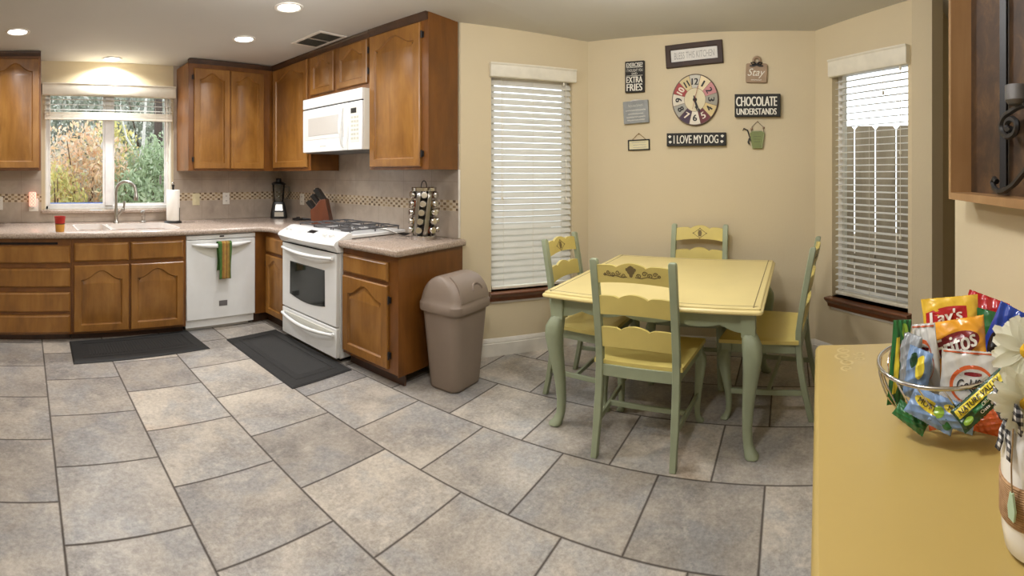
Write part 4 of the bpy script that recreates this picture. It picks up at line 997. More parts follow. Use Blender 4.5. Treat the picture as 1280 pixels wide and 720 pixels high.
def block_sign(label, px, rows, depth, mat=SIGNBLK, roll=0):
    t, w, h = hang('block_sign', label, 'sign', px, roll=roll, group=SG)
    m = MB(); m.box(-w / 2, w / 2, -depth, -.001, -h / 2, h / 2); m.build('block', mat, t, bevel=.002)
    m = MB()
    for body, cx, cz, tw_, th_, k in rows: letters(m, body, cx * w, cz * h, tw_ * w, th_ * h, -depth - .0008, **k)
    m.build('lettering', SIGNWHT, t); return t, w, h
B = dict(offset=.035)
t, w, h = block_sign('tall black block sign about extra fries, top of the left column', (783, 77.5, 806.5, 116), [('EXERCISE?', 0, .38, .86, .13, B), ('I THOUGHT YOU', 0, .20, .86, .09, {}), ('SAID', 0, .095, .3, .07, {}), ('EXTRA', 0, -.10, .86, .20, B), ('FRIES', 0, -.345, .84, .23, B)], .035)
m = MB(); 
for z in (.295, .03): m.box(-w * .43, w * .43, -.0362, -.035, z * h - .0015, z * h + .0015)
m.build('rule_line', SIGNWHT, t)
t, w, h = block_sign('wide black block sign about chocolate, in the right column', (919, 118.5, 975.5, 146.5), [('CHOCOLATE', -.02, .17, .90, .42, B), ('UNDERSTANDS', -.02, -.28, .88, .28, B)], .045)
t, w, h = block_sign('long black block sign about a dog, with paw prints, below the clock', (834.5, 166.5, 907.5, 182.5), [('I LOVE MY DOG', 0, 0, .76, .64, dict(offset=.02))], .04)
def disc(m, cx, cz, r, y, n=10, rz=None): m.add([(cx + r * cos(2 * pi * i / n), y, cz + (rz or r) * sin(2 * pi * i / n)) for i in range(n)], [tuple(range(n))])
for s in (-1, 1):
    for dz, dx in ((.22, .0), (-.20, .012 * s)):
        cx = s * w * .445 - dx * .3; cz = dz * h; m = MB()
        disc(m, cx, cz - .003, .0085, -.0412, 10, .007)
        for a in (-60, -20, 20, 60): disc(m, cx + .0105 * sin(R(a)), cz - .003 + .0105 * cos(R(a)), .0038, -.0411, 8)
        m.build('paw_print', SIGNWHT, t)
# weathered grey sign with lines too small to read
t, w, h = hang('block_sign', 'weathered grey block sign in the middle of the left column', 'sign', (780.5, 126.5, 811.5, 154.5), roll=R(-3), group=SG)
MB().box(-w / 2, w / 2, -.03, -.001, -h / 2, h / 2).build('block', SIGNGRY, t, bevel=.003)
def scribble(m, cx, cz, wd, a, y, n=26, seed=1):
    rnd = random.Random(seed); p = [(cx - wd / 2 + wd * i / n, cz + a * (1 if i % 2 else -1) * rnd.uniform(.3, 1)) for i in range(n + 1)]
    for (x0, z0), (x1, z1) in zip(p[:-1], p[1:]): m.add([(x0, y, z0 - .0018), (x1, y, z1 - .0018), (x1, y, z1 + .0018), (x0, y, z0 + .0018)], [(0, 1, 2, 3)])
m = MB(); scribble(m, 0, .28 * h, w * .6, .012, -.0308, seed=2)
for i, (z, ww) in enumerate(((.08, .8), (-.08, .6), (-.22, .75), (-.36, .7))): scribble(m, 0, z * h, w * ww, .005, -.0308, 30, seed=5 + i)
m.build('faded_lettering', SIGNWHT, t)
m = MB(); m.tube([(-.05, -.012, h / 2), (-.02, -.014, h / 2 + .006), (.02, -.014, h / 2 + .007), (.06, -.012, h / 2)], .003, 6); m.build('wire', STEEL, t)
# little framed sign on a string
t, w, h = hang('framed_sign', 'small cream sign in a thin black frame hung from a string, bottom left', 'sign', (785.5, 174.5, 812.5, 188), roll=R(-1.5), group=SG)
m = MB(); o_ = [(-w / 2, -h / 2), (w / 2, -h / 2), (w / 2, h / 2), (-w / 2, h / 2)]; i_ = offset_poly(o_, .009)
m.loft([[(p[0], y, p[1]) for p in l] for l, y in ((o_, -.001), (o_, -.014), (i_, -.014), (i_, -.006))], True, False); m.build('frame', SIGNBLK, t)
MB().box(-w / 2 + .008, w / 2 - .008, -.008, -.002, -h / 2 + .008, h / 2 - .008).build('panel', plain('cream_card', (222, 212, 172), .7), t)
m = MB()
for i, (z, ww, cx) in enumerate(((.24, .66, 0), (0, .6, .03), (-.22, .6, .04))): scribble(m, cx * w, z * h, w * ww, .0035, -.0085, 30, seed=11 + i)
m.build('faded_lettering', PENCIL, t)
m = MB(); m.tube([(-w * .3, -.008, h / 2), (-.01, -.006, h / 2 + .042), (.0, -.006, h / 2 + .045), (.01, -.006, h / 2 + .042), (w * .32, -.008, h / 2)], .0022, 6); m.ball((0, -.006, h / 2 + .045), .006); m.build('string', plain('jute_string', (150, 122, 84), .9), t)
# cutting-board shaped plaque
t, w, h = hang('board_plaque', 'small tan cutting-board plaque with a black bow, top of the right column', 'sign', (932.5, 80, 959, 104), roll=R(1.5), group=SG)
TANB = plain('tan_board', (158, 134, 108), .7, var=.12, scale=18)
m = MB(); m.prism(rrect(-w / 2, w / 2, -h / 2, h / 2, .012, 3), -.024, -.001, 'y'); m.build('board', TANB, t, bevel=.003)
m = MB(); m.tube([(.0 + .024 * cos(a), -.012, h / 2 + .024 + .024 * sin(a)) for a in [2 * pi * i / 16 for i in range(16)]], .011, 8, closed=True); m.build('hanging_ring', TANB, t, smooth=50)
m = MB()
for s in (-1, 1): m.tube([(0, -.03, h / 2 - .012), (s * .02, -.034, h / 2 + .006), (s * .042, -.034, h / 2 + .002), (s * .03, -.032, h / 2 - .012), (0, -.03, h / 2 - .012)], .006, 6); m.tube([(0, -.03, h / 2 - .012), (s * .022, -.03, h / 2 - .022), (s * .05, -.027, h / 2 - .020)], .005, 6)
m.build('bow', IRON, t, smooth=50)
m = MB(); letters(m, 'Stay', -.0, -.02 * h, w * .82, h * .5, -.0248, shear=.35); scribble(m, .0, -.36 * h, w * .5, .004, -.0248, 22, seed=21); m.build('lettering', SIGNWHT, t)
# green pail ornament
t, w, h = hang('pail_ornament', 'green pail ornament on a beaded wire loop, bottom right', 'ornament', (937, 163.5, 956.5, 186), group=SG)
LIME = plain('moss_green_enamel', (112, 122, 58), .45, var=.1); LIMEL = plain('moss_green_rim', (150, 158, 112), .45)
m = MB(); tp_, bt_ = w * .48, w * .33; m.prism([(-bt_, -h / 2), (bt_, -h / 2), (tp_, h * .38), (tp_ * .6, h * .47), (-tp_ * .6, h * .47), (-tp_, h * .38)], -.022, -.001, 'y'); m.build('pail', LIME, t, bevel=.006)
m = MB(); m.tube([(-bt_ + .003, -.023, -h / 2 + .004), (bt_ - .003, -.023, -h / 2 + .004), (tp_ - .003, -.023, h * .37), (tp_ * .6, -.023, h * .46), (-tp_ * .6, -.023, h * .46), (-tp_ + .003, -.023, h * .37)], .0035, 6, closed=True); m.build('rim', LIMEL, t)
m = MB()
for i, z in enumerate((.16, .02, -.12)): scribble(m, 0, z * h, w * (.5 - .06 * i), .004, -.0228, 18, seed=31 + i)
m.build('faded_lettering', plain('dark_olive', (74, 82, 40), .7), t)
m = MB(); m.tube([(-w * .40, -.012, h * .40), (-w * .34, -.01, h * .72), (-.005, -.008, h * .98), (.005, -.008, h * .98), (w * .36, -.01, h * .72), (w * .42, -.012, h * .40)], .0018, 5); m.build('wire_loop', IRON, t)
for p_, r_ in (((-w * .37, -.011, h * .60), .010), ((w * .40, -.011, h * .66), .009), ((0, -.008, h * .99), .006)): MB().ball(p_, r_).build('bead', TANB, t, smooth=60)
m = MB(); m.tube([(-w * .40, -.014, -.01), (-w * .50, -.016, h * .2), (-w * .62, -.016, h * .52), (-w * .86, -.016, h * .62), (-w * .92, -.016, h * .50)], [.006, .005, .005, .006, .004], 6); m.tube([(-w * .5, -.016, h * .08), (-w * .58, -.016, -.02), (-w * .5, -.016, -.035)], .006, 6); m.build('leafy_stem', IRON, t, smooth=50)

# ---------------------------------------------------------------- wall clock
t, w, h = hang('wall_clock', 'round numeral clock with patchwork coloured dial in the middle of the signs', 'clock', (840.5, 93, 898.5, 157.5), roll=R(0))
sq = w / h; r0 = h / 2                                       # the panorama leaves it a little narrow
def CP(r, a, y): return (sq * r * sin(a), y, r * cos(a))
m = MB(); m.loft([[CP(r, 2 * pi * i / 48, y) for i in range(48)] for r, y in ((r0, -.001), (r0, -.022), (r0 * .985, -.026), (r0 * .965, -.0245))], True, True); m.build('case', plain('clock_rim_brown', (92, 72, 58), .5), t, smooth=40)
wedge = [(196, 192, 178), (226, 208, 168), (190, 128, 128), (150, 146, 130), (206, 184, 128), (104, 42, 48), (222, 214, 196), (66, 46, 66), (158, 156, 144), (216, 208, 188), (160, 60, 58), (204, 186, 138)]
MW_ = [plain('dial_patch', c, .6, var=.05) for c in wedge]
m = MB(); n_ = 6
for i in range(12):
    a0 = 2 * pi * (i - .5) / 12 + .012; a1 = 2 * pi * (i + .5) / 12 - .012
    ri, ro = r0 * .46, r0 * .955
    vs = [CP(ri, a0 + (a1 - a0) * k / n_, -.0272) for k in range(n_ + 1)] + [CP(ro, a1 + (a0 - a1) * k / n_, -.0272) for k in range(n_ + 1)]
    m.add(vs, [tuple(range(len(vs)))], i)
m.build('dial_patches', MW_, t)
m = MB(); m.loft([[CP(r, 2 * pi * i / 40, y) for i in range(40)] for r, y in ((r0 * .955, -.0262), (r0 * .955, -.0268), (0.001, -.0268))], True, False); m.build('dial', plain('dial_seam', (122, 98, 78), .6), t)
m = MB(); m.loft([[CP(r, 2 * pi * i / 40, y) for i in range(40)] for r, y in ((r0 * .445, -.027), (r0 * .445, -.0282), (0.001, -.0282))], True, False); m.build('dial_centre', plain('dial_cream', (216, 204, 168), .6), t)
lt = {2, 5, 7, 10}
NB, NW = plain('numeral_black', (34, 30, 28), .6), plain('numeral_cream', (222, 210, 190), .6)
for i in range(12):
    m = MB(); a = 2 * pi * i / 12; num = str(i or 12); p = CP(r0 * .70, a, 0)
    turn = -a + (pi if 4 <= i <= 8 else 0)
    letters(m, num, p[0], p[2], r0 * {'1': .07, '11': .19, '10': .27, '12': .27}.get(num, .17), r0 * .25, -.0286, 0, turn=turn, offset=.05); m.build('numeral', NW if i in (5, 7, 10) else NB, t)
def hand(name, a, L, w_, mat, y, tail=.0, shape='leaf'):
    m = MB(); d = Vector((sin(a) * sq, 0, cos(a))); nrm = Vector((cos(a), 0, -sin(a)))
    pts = [(-tail, w_ * .5), (0, w_), (L * .55, w_ * .5), (L * .62, w_ * 1.5), (L * .72, w_ * .8), (L, .0008)] if shape == 'leaf' else [(-tail, w_), (L, w_ * .6)]
    l = [d * a_ + nrm * b for a_, b in pts]; r_ = [d * a_ - nrm * b for a_, b in pts][::-1]
    q = [(p.x, p.z) for p in l + r_]; m.prism(q, y, y + .0015, 'y'); return m.build(name, mat, t)
hand('hour_hand', R(167), r0 * .46, .008, NB, -.034, r0 * .16); hand('minute_hand', R(156), r0 * .68, .006, NB, -.037, r0 * .10); hand('second_hand', R(195), r0 * .38, .0016, plain('hand_red', (150, 50, 40), .5), -.0395, r0 * .55, 'bar')
m = MB(); m.lathe([(.016, 0), (.016, .003), (.006, .011), (0, .012)], 14, M=Matrix.Translation((0, -.029, 0)) @ Matrix.Rotation(pi / 2, 4, 'X')); m.build('hub', NB, t, smooth=40)

# ---------------------------------------------------------------- shadow box with iron scrollwork on the near wall
DA, DB = END, (LEFT_X, -.60)                                # the wall runs back towards the camera; local x = away from its free end
DANG = facing(DA, DB)
t = thing('shadow_box', 'oak framed wall niche with mottled brown back, at the right edge', 'wall niche', (1.505, -.60, 1.29), DANG)
bw, bh, bd = .62, .80, .085; e = .022
m = MB(); o_ = [(0, 0), (bw, 0), (bw, bh), (0, bh)]; i_ = offset_poly(o_, e)
m.loft([[(p[0], y, p[1]) for p in l] for l, y in ((o_, -.001), (o_, -bd), (i_, -bd), (i_, -.012))], True, False); m.build('frame', BOXWOOD, t)
k = NT('mottled_brown_back'); f = k.noise(k.coords(), 9, 6, .7, .5)
k.l(k.ramp(f, [(.3, srgb((36, 24, 14))), (.5, srgb((64, 43, 24))), (.72, srgb((98, 70, 40)))]), k.b.inputs['Base Color']); k.setp(Roughness=.55)
MB().box(e - .002, bw - e + .002, -.014, -.002, e - .002, bh - e + .002).build('back_panel', k.m, t)
t = thing('candle_sconce', 'black wrought-iron scroll sconce with a grey candle cup inside the wall niche', 'sconce', (1.505, -.60, 1.29), DANG)
m = MB(); m.tube([(.305, -.03, .03), (.305, -.03, .60), (.305, -.03, .76)], .013, 4); m.build('upright', IRON, t)
m = MB()
def spir(cx, cz, rx, rz, turns, a0, sgn, y=-.05, n=40): return [(cx + rx * (1 - .82 * i / n) * cos(a0 + sgn * turns * 2 * pi * i / n), y, cz + rz * (1 - .82 * i / n) * sin(a0 + sgn * turns * 2 * pi * i / n)) for i in range(n + 1)]
m.tube([(.52, -.055, .235), (.48, -.055, .248), (.43, -.053, .246)] + spir(.385, .204, .062, .036, 1.6, pi / 2, 1), .0085, 6)
m.tube([(.56, -.055, .20), (.53, -.055, .135), (.48, -.055, .090), (.42, -.055, .056), (.36, -.052, .038), (.31, -.048, .034), (.275, -.046, .042), (.262, -.045, .058), (.275, -.045, .068), (.292, -.045, .060)], .0085, 6)
m.build('scroll', IRON, t, smooth=50)
m = MB(); m.lathe([(0, 0), (.024, 0), (.033, .010), (.033, .046), (.030, .046), (.028, .010)], 18, (.45, -.06, .250)); m.build('candle_cup', plain('pewter', (112, 110, 108), .4, metal=.6), t, smooth=40)
# ---------------------------------------------------------------- sideboard in the foreground
t = thing('sideboard', 'mustard yellow topped sideboard filling the lower right corner', 'sideboard', (1.432, -.080, 0), R(-3.6))
X0, X1, Y0, Y1, TZ = -1.06, .0, -.50, .0, .87
m = MB(); rings = []
for d, z in ((.016, .835), (.004, .838), (0, .846), (0, .858), (.004, .865), (.010, .870)):
    rings.append([(p[0], p[1], z) for p in offset_poly(rrect(X0, X1, Y0, Y1, .02, 4), d)])
m.loft(rings); m.build('top', SBTOP, t, smooth=30)
m = MB(); m.box(X0 + .04, X1 - .03, Y0 + .005, Y1 - .11, .06, .836); m.build('carcass', GREEN, t, bevel=.004)
for x in (X0 + .07, X1 - .06):
    for y in (Y0 + .05, Y1 - .16): MB().lathe([(.02, 0), (.026, .01), (.022, .03), (.03, .065)], 14, (x, y, 0)).build('foot', GREEN, t, smooth=40)
m = MB()                                                    # faded scroll stencil near the far corner
def sw(cx, cy, r, a0, turns, sgn, n=26, w=.0032):
    p = [(cx + r * (1 - .75 * i / n) * cos(a0 + sgn * turns * 2 * pi * i / n), cy + r * (1 - .75 * i / n) * sin(a0 + sgn * turns * 2 * pi * i / n)) for i in range(n + 1)]
    for (x0, y0), (x1, y1) in zip(p[:-1], p[1:]):
        d = Vector((x1 - x0, y1 - y0)); L = d.length or 1; nx, ny = -d.y / L * w, d.x / L * w
        m.add([(x0 + nx, y0 + ny, .8704), (x1 + nx, y1 + ny, .8704), (x1 - nx, y1 - ny, .8704), (x0 - nx, y0 - ny, .8704)], [(0, 1, 2, 3)])
for cx, cy, r, a, s_ in ((-.057, -.083, .022, 0, 1), (-.097, -.078, .026, pi, -1), (-.142, -.088, .022, 0, 1), (-.182, -.083, .017, pi, -1), (-.082, -.123, .016, pi / 2, 1), (-.122, -.123, .014, pi / 2, -1)): sw(cx, cy, r, a, 1.2, s_)
m.build('stencil', SBMOTIF, t)

# ---------------------------------------------------------------- wire basket
BC = Vector((.949, -.315, TZ)); BR, BHT = .135, .118
t = thing('wire_basket', 'round chrome wire basket heaped with snack packets on the sideboard', 'basket', BC)
def bp(a, f):                                               # bowl curve, f=0 base ring, 1 rim
    r = .070 + (BR - .070) * sin(f * pi / 2) ** .9; return (r * cos(a), r * sin(a), .022 + (BHT - .022) * (1 - cos(f * pi / 2)) ** .85)
m = MB(); m.tube([bp(2 * pi * i / 48, 1) for i in range(48)], .0042, 8, closed=True); m.build('rim', CHROME, t, smooth=60)
m = MB(); m.tube([bp(2 * pi * i / 36, 0) for i in range(36)], .003, 6, closed=True); m.build('base_ring', CHROME, t, smooth=60)
for q in range(18):
    a = 2 * pi * q / 18; m = MB(); m.tube([bp(a + .38 * f * 0 + .25 * sin(f * pi), f) for f in [i / 8 for i in range(9)]], .0018, 5); m.build('rib', CHROME, t, smooth=60)
m = MB()
for q in range(6): a = 2 * pi * q / 12; m.tube([bp(a, 0), bp(a + pi, 0)], .0018, 5)
m.build('base_wires', CHROME, t)
for q in range(3):
    a = pi + .35 + 2 * pi * q / 3; m = MB(); p = Vector(bp(a, .35)); b_ = Vector((.088 * cos(a), .088 * sin(a), .003)); m.tube([tuple(p), tuple(b_), tuple(Vector((.080 * cos(a + .1), .080 * sin(a + .1), .003)))], .0026, 6); m.build('foot', CHROME, t, smooth=60)

# ---------------------------------------------------------------- snack packets
def foil(name, col, rough=.25, var=.06):
    k = NT(name); c = srgb(col); f = k.noise(k.coords(), 26, 3)
    k.l(k.ramp(f, [(.3, tuple(v * (1 - var) for v in c)), (.7, tuple(min(1, v * (1 + var)) for v in c))]), k.b.inputs['Base Color'])
    k.setp(Roughness=rough); k.b.inputs['Coat Weight'].default_value = .3; k.bump(k.noise(k.coords(), 22, 3, .6), .35, .006); return k.m
FO = {n_: foil('foil_' + n_, c) for n_, c in dict(yellow=(226, 186, 60), orange=(226, 158, 46), red=(178, 32, 38), blue=(24, 58, 150), green=(34, 104, 52), white=(198, 196, 190), silver=(150, 154, 158), sky=(118, 146, 184), brown=(130, 62, 34), lime=(132, 168, 58), lemon=(226, 206, 62), dkgreen=(22, 62, 38), maroon=(120, 24, 32), fruit=(200, 92, 44), black=(30, 26, 26)).items()}
def packet(name, label, px, r, w, h, th, mat, yaw=0, lean=0, roll=0, crimp=True, seed=0, group='snack packets in the basket'):
    """a filled pouch: local x across, z up, face towards -y; placed by the pixel of its middle"""
    p = far(px[0], px[1], r); a = az(px[0])
    M = Matrix.Rotation(-a + R(yaw), 4, 'Z') @ Matrix.Rotation(R(lean), 4, 'X') @ Matrix.Rotation(R(roll), 4, 'Y')
    t = thing(name, label, 'snack packet', p, M.to_euler(), group)
    rnd = random.Random(seed); ph = [rnd.uniform(0, 6.28) for _ in range(6)]
    def sf(u, v, s):
        x, z = 2 * u - 1, 2 * v - 1
        env = max(0, 1 - abs(x) ** 3.2) ** .6 * max(0, 1 - abs(z) ** 2.6) ** .75
        d = th / 2 * env * (1 + .16 * sin(5 * x + ph[0]) * sin(4 * z + ph[1]) + .22 * (.5 - abs(sin(6 * x + 4 * z + ph[3]))) * (.4 + abs(z)) + .16 * (.5 - abs(sin(3 * x - 7 * z + ph[4])))) + .0022 * sin(11 * x + 5 * z + ph[2]) * (1 - env * .5) * (1 if env > 0 else 0)
        pinch = 1 - .05 * (1 - abs(z) ** 2) * abs(x) ** 3
        zz = z * h / 2 + (.0004 * (1 if int(u * 40) % 2 else -1) if crimp and abs(z) > .97 else 0)
        return (x * w / 2 * pinch, -s * max(d, .0006) , zz)
    m = MB(); N, K = 54, 60
    m.grid(lambda u, v: sf(u, v, 1), N, K); m.grid(lambda u, v: sf(u, v, -1), N, K)
    ed = [(i / N, 0) for i in range(N)] + [(1, j / K) for j in range(K)] + [(1 - i / N, 1) for i in range(N)] + [(0, 1 - j / K) for j in range(K)]
    m.loft([[sf(u, v, 1) for u, v in ed], [sf(u, v, -1) for u, v in ed]], True, False)
    o = m.build('pouch', mat, t, smooth=60)
    def surf(x, z, off):                                    # x, z in metres on the front
        u = min(1, max(0, .5 + x / w)); v = min(1, max(0, .5 + z / h)); q = sf(u, v, 1); return (x, q[1] - off, z)
    return t, surf
def patch(t, surf, name, mat, pts, off=.0008, sub=10):
    """a printed shape that follows the pouch"""
    cx = sum(p[0] for p in pts) / len(pts); cz = sum(p[1] for p in pts) / len(pts); m = MB(); n = len(pts); rings = []
    for k in range(1, sub + 1):
        f = k / sub; rings.append([surf(cx + (p[0] - cx) * f, cz + (p[1] - cz) * f, off) for p in pts])
    m.loft(rings, True, False); m.add([surf(cx + (p[0] - cx) / sub, cz + (p[1] - cz) / sub, off) for p in pts], [tuple(range(n))]); return m.build(name, mat, t)
def ell(cx, cz, rx, rz, n=32, tilt=0): return [(cx + rx * cos(a) * cos(tilt) - rz * sin(a) * sin(tilt), cz + rx * cos(a) * sin(tilt) + rz * sin(a) * cos(tilt)) for a in [2 * pi * i / n for i in range(n)]]
def quad(x0, x1, z0, z1, n=6, sk=0, bul=0):
    p = [(x0 + (x1 - x0) * i / n, z0 - bul * sin(pi * i / n)) for i in range(n)] + [(x1, z0 + (z1 - z0) * i / n) for i in range(n)] + [(x1 - (x1 - x0) * i / n, z1 + bul * sin(pi * i / n)) for i in range(n)] + [(x0, z1 - (z1 - z0) * i / n) for i in range(n)]
    return [(a, b + sk * a) for a, b in p]
def print_on(t, surf, body, cx, cz, w, h, mat, off=.0024, turn=0, name='lettering', **k):
    vs, fs = text_geo(body, w, h, **k); c, s_ = cos(turn), sin(turn); m = MB()
    m.add([surf(cx + a * c - b * s_, cz + a * s_ + b * c, off + e) for a, b, e in vs], fs); return m.build(name, mat, t)
INK = plain('print_black', (26, 24, 24), .4); PW_ = plain('print_white', (236, 232, 224), .4)
# chip bags at the back
t, s = packet('chip_bag', 'yellow chip bag with a red banner standing at the back of the basket', (1190, 414), 1.09, .130, .150, .034, FO['yellow'], yaw=4, lean=-10, roll=-4, seed=3)
patch(t, s, 'banner', FO['red'], quad(-.056, .036, .012, .050, sk=.10, bul=.006)); print_on(t, s, "Lay's", -.012, .032, .074, .034, PW_, turn=.08, offset=.03, shear=.1)
t, s = packet('chip_bag', 'orange corn chip bag in front of the yellow one', (1195, 436), 1.02, .138, .118, .042, FO['orange'], yaw=2, lean=-14, roll=-8, seed=5)
patch(t, s, 'logo_shadow', FO['maroon'], ell(.002, .010, .050, .024, tilt=.16)); patch(t, s, 'red_panel', FO['red'], quad(-.012, .056, -.042, -.018, bul=.004), .0006)
print_on(t, s, 'Fritos', .0, .012, .088, .036, PW_, .003, turn=.18, offset=.03, shear=.12)
t, s = packet('chip_bag', 'red chip bag lying behind the orange bag', (1226, 402), 1.135, .102, .12, .026, FO['red'], yaw=-8, lean=-16, roll=18, seed=7)
t, s = packet('chip_bag', 'dark green chip bag wedged between the orange bag and the blue one', (1238, 424), 1.085, .10, .12, .02, FO['green'], yaw=-6, lean=-12, roll=12, seed=8)
t, s = packet('chip_bag', 'blue chip bag leaning behind the daisies', (1254, 430), 1.02, .087, .155, .03, FO['blue'], yaw=-14, lean=-8, roll=24, seed=9)
patch(t, s, 'print', FO['black'], ell(-.012, .0, .018, .03))
# white cracker pouches
def cracker(label, px, r, w, h, yaw, lean, roll, seed, txt=True):
    t, s = packet('cracker_pouch', label, px, r, w, h, .022, FO['white'], yaw, lean, roll, seed=seed)
    patch(t, s, 'edge_stripe', FO['fruit'], quad(-w * .47, w * .47, h * .45, h * .475))
    patch(t, s, 'badge_ring', FO['fruit'], ell(.004, -h * .02, w * .36, h * .30), .0006); patch(t, s, 'badge', FO['white'], ell(.006, -h * .04, w * .32, h * .26), .0012)
    patch(t, s, 'emblem', FO['maroon'], quad(-.012, .022, h * .12, h * .155, bul=.002), .0018)
    print_on(t, s, 'Goldfish', .006, -h * .02, w * .52, h * .17, INK, .0028, turn=.06, shear=.25, offset=.012)
    return t, s
cracker('white cracker pouch with an orange ring standing at the front of the basket', (1212, 478), .935, .118, .115, 2, -16, 5, 12)
cracker('white cracker pouch leaning sideways at the left of the basket', (1158, 448), .985, .075, .135, -50, -6, -16, 14)
# fruit-snack packets and bars
t, s = packet('fruit_snack_packet', 'blue grey fruit snack packet upright at the left of the basket', (1147, 468), .945, .055, .10, .03, FO['sky'], yaw=-35, lean=-4, roll=8, seed=16); patch(t, s, 'label', FO['lemon'], ell(.01, .02, .010, .022)); patch(t, s, 'label_edge', FO['dkgreen'], ell(-.008, .028, .008, .014))
t, s = packet('fruit_snack_packet', 'silver blue packet behind the upright fruit snack packet', (1136, 452), .975, .05, .11, .03, FO['silver'], yaw=-40, lean=-8, roll=4, seed=17)
t, s = packet('fruit_snack_packet', 'green and blue packet lying low inside the front of the basket', (1166, 512), .885, .095, .050, .026, FO['sky'], yaw=0, lean=-28, roll=26, seed=18); patch(t, s, 'label', FO['lemon'], ell(-.008, .002, .030, .010, tilt=-.1)); print_on(t, s, "MOTT'S", -.008, .002, .044, .010, INK, turn=-.1, offset=.02); patch(t, s, 'corner_print', FO['green'], ell(.034, -.008, .010, .012))
t, s = packet('fruit_snack_packet', 'second green and blue packet lying under the white pouch', (1192, 518), .88, .085, .045, .026, FO['sky'], yaw=10, lean=-30, roll=22, seed=19); patch(t, s, 'label', FO['lemon'], ell(.004, .004, .026, .008, tilt=-.1)); print_on(t, s, "MOTT'S", .004, .004, .036, .009, INK, turn=-.1, offset=.02); patch(t, s, 'corner_print', FO['lime'], ell(-.028, -.006, .010, .010))
t, s = packet('fruit_snack_packet', 'small orange brown packet at the bottom of the basket', (1176, 522), .895, .050, .036, .02, FO['fruit'], lean=-20, roll=-10, seed=20)
t, s = packet('fruit_snack_packet', 'orange packet low at the right of the basket', (1236, 526), .915, .055, .045, .024, FO['fruit'], lean=-20, roll=12, seed=21)
t, s = packet('granola_bar', 'tall green and yellow granola bar upright at the left rim', (1124, 452), .985, .042, .165, .020, FO['green'], yaw=30, lean=-3, roll=7, seed=23)
patch(t, s, 'side_stripe', FO['lemon'], quad(-.015, -.006, -.06, .05)); patch(t, s, 'picture', FO['red'], ell(-.001, .022, .006, .018)); patch(t, s, 'leaf_print', FO['lime'], ell(.004, .062, .007, .014))
t, s = packet('granola_bar', 'green granola bar with yellow nameplate lying across the front of the basket', (1232, 497), .862, .132, .044, .018, FO['dkgreen'], yaw=-10, lean=-18, roll=-43, seed=24)
patch(t, s, 'nameplate', FO['lemon'], quad(-.058, .048, .001, .017)); print_on(t, s, 'NATURE VALLEY', -.005, .009, .092, .010, INK, .0026, offset=.03)
patch(t, s, 'flavour_panel', FO['green'], quad(-.03, .05, -.009, -.001)); print_on(t, s, 'CRUNCHY', .008, -.005, .036, .006, PW_, .0026, offset=.02); print_on(t, s, 'Oats & Honey', .010, -.0145, .060, .007, PW_, .0026, offset=.02)
patch(t, s, 'lime_corner', FO['lime'], ell(-.046, -.010, .010, .006))
t, s = packet('granola_bar', 'dark green bar poking out through the wires at the lower left', (1139, 522), .905, .07, .03, .016, FO['green'], yaw=-14, lean=-20, roll=28, seed=25)

# ---------------------------------------------------------------- painted jar of daisies
JC = Vector((.573, -.330, TZ))
t = thing('painted_jar', 'white painted jar with a burlap band at the right edge of the sideboard', 'vase', JC); t.scale = (1, 1, 1.13)
m = MB(); m.lathe([(0, .0), (.044, .0), (.052, .008), (.056, .03), (.057, .11), (.054, .135), (.044, .152), (.041, .158), (.041, .185), (.043, .187), (.039, .187), (.037, .155)], 36); m.build('jar', CERAM, t, smooth=50)
k = NT('burlap'); wv = k.n('ShaderNodeTexWave'); wv.inputs['Scale'].default_value = 120; wv.bands_direction = 'Z'; k.l(k.coords(), wv.inputs[0]); f = k.noise(k.coords(), 160, 3)
k.l(k.mix(.5, k.ramp(wv.outputs[0], [(0, srgb((140, 104, 70))), (1, srgb((190, 152, 112)))]), k.ramp(f, [(.3, srgb((132, 98, 64))), (.7, srgb((198, 162, 122)))])), k.b.inputs['Base Color']); k.setp(Roughness=.95); k.bump(wv.outputs[0], .4, .003)
m = MB(); m.lathe([(.0575, .044), (.0592, .046), (.0592, .090), (.0575, .092)], 36); m.build('burlap_band', k.m, t, smooth=50)
k = NT('gingham'); ck = k.n('ShaderNodeTexCoord'); sp = k.n('ShaderNodeSeparateXYZ'); k.l(ck.outputs['Object'], sp.inputs[0])
a_ = k.math('MULTIPLY', k.math('ARCTAN2', sp.outputs[1], sp.outputs[0]), .045)
f1 = k.math('GREATER_THAN', k.math('FRACT', k.math('DIVIDE', a_, .009)), .5); f2 = k.math('GREATER_THAN', k.math('FRACT', k.math('DIVIDE', sp.outputs[2], .009)), .5)
k.l(k.ramp(k.math('MULTIPLY', k.math('ADD', f1, f2), .5), [(0, srgb((226, 224, 220))), (.4, srgb((104, 102, 102))), (.8, srgb((24, 24, 26)))], 'CONSTANT'), k.b.inputs['Base Color']); k.setp(Roughness=.9); GING = k.m
m = MB(); m.lathe([(.044, .152), (.0455, .154), (.0445, .182), (.043, .184)], 36); m.build('ribbon', GING, t, smooth=50)
ba = 1.66                              # the bow sits on the side towards the basket
bx, by = cos(ba), sin(ba); tx, ty = -by, bx
def bpt(s_, o, z): return (bx * (.046 + o) + tx * s_, by * (.046 + o) + ty * s_, z)
m = MB()
for s_ in (-1, 1):
    m.loft([[bpt(s_ * a, b, z + dz) for dz in (-.010, .010)] for a, b, z in ((0, .004, .168), (.014, .012, .176), (.030, .014, .180), (.036, .008, .170), (.026, .004, .160), (0, .005, .166))], False, False)
    m.loft([[bpt(s_ * a - .006, b, z) , bpt(s_ * a + .006, b, z)] for a, b, z in ((0, .007, .166), (.008, .014, .145), (.012, .013, .134), (.016, .016, .122))], False, False)
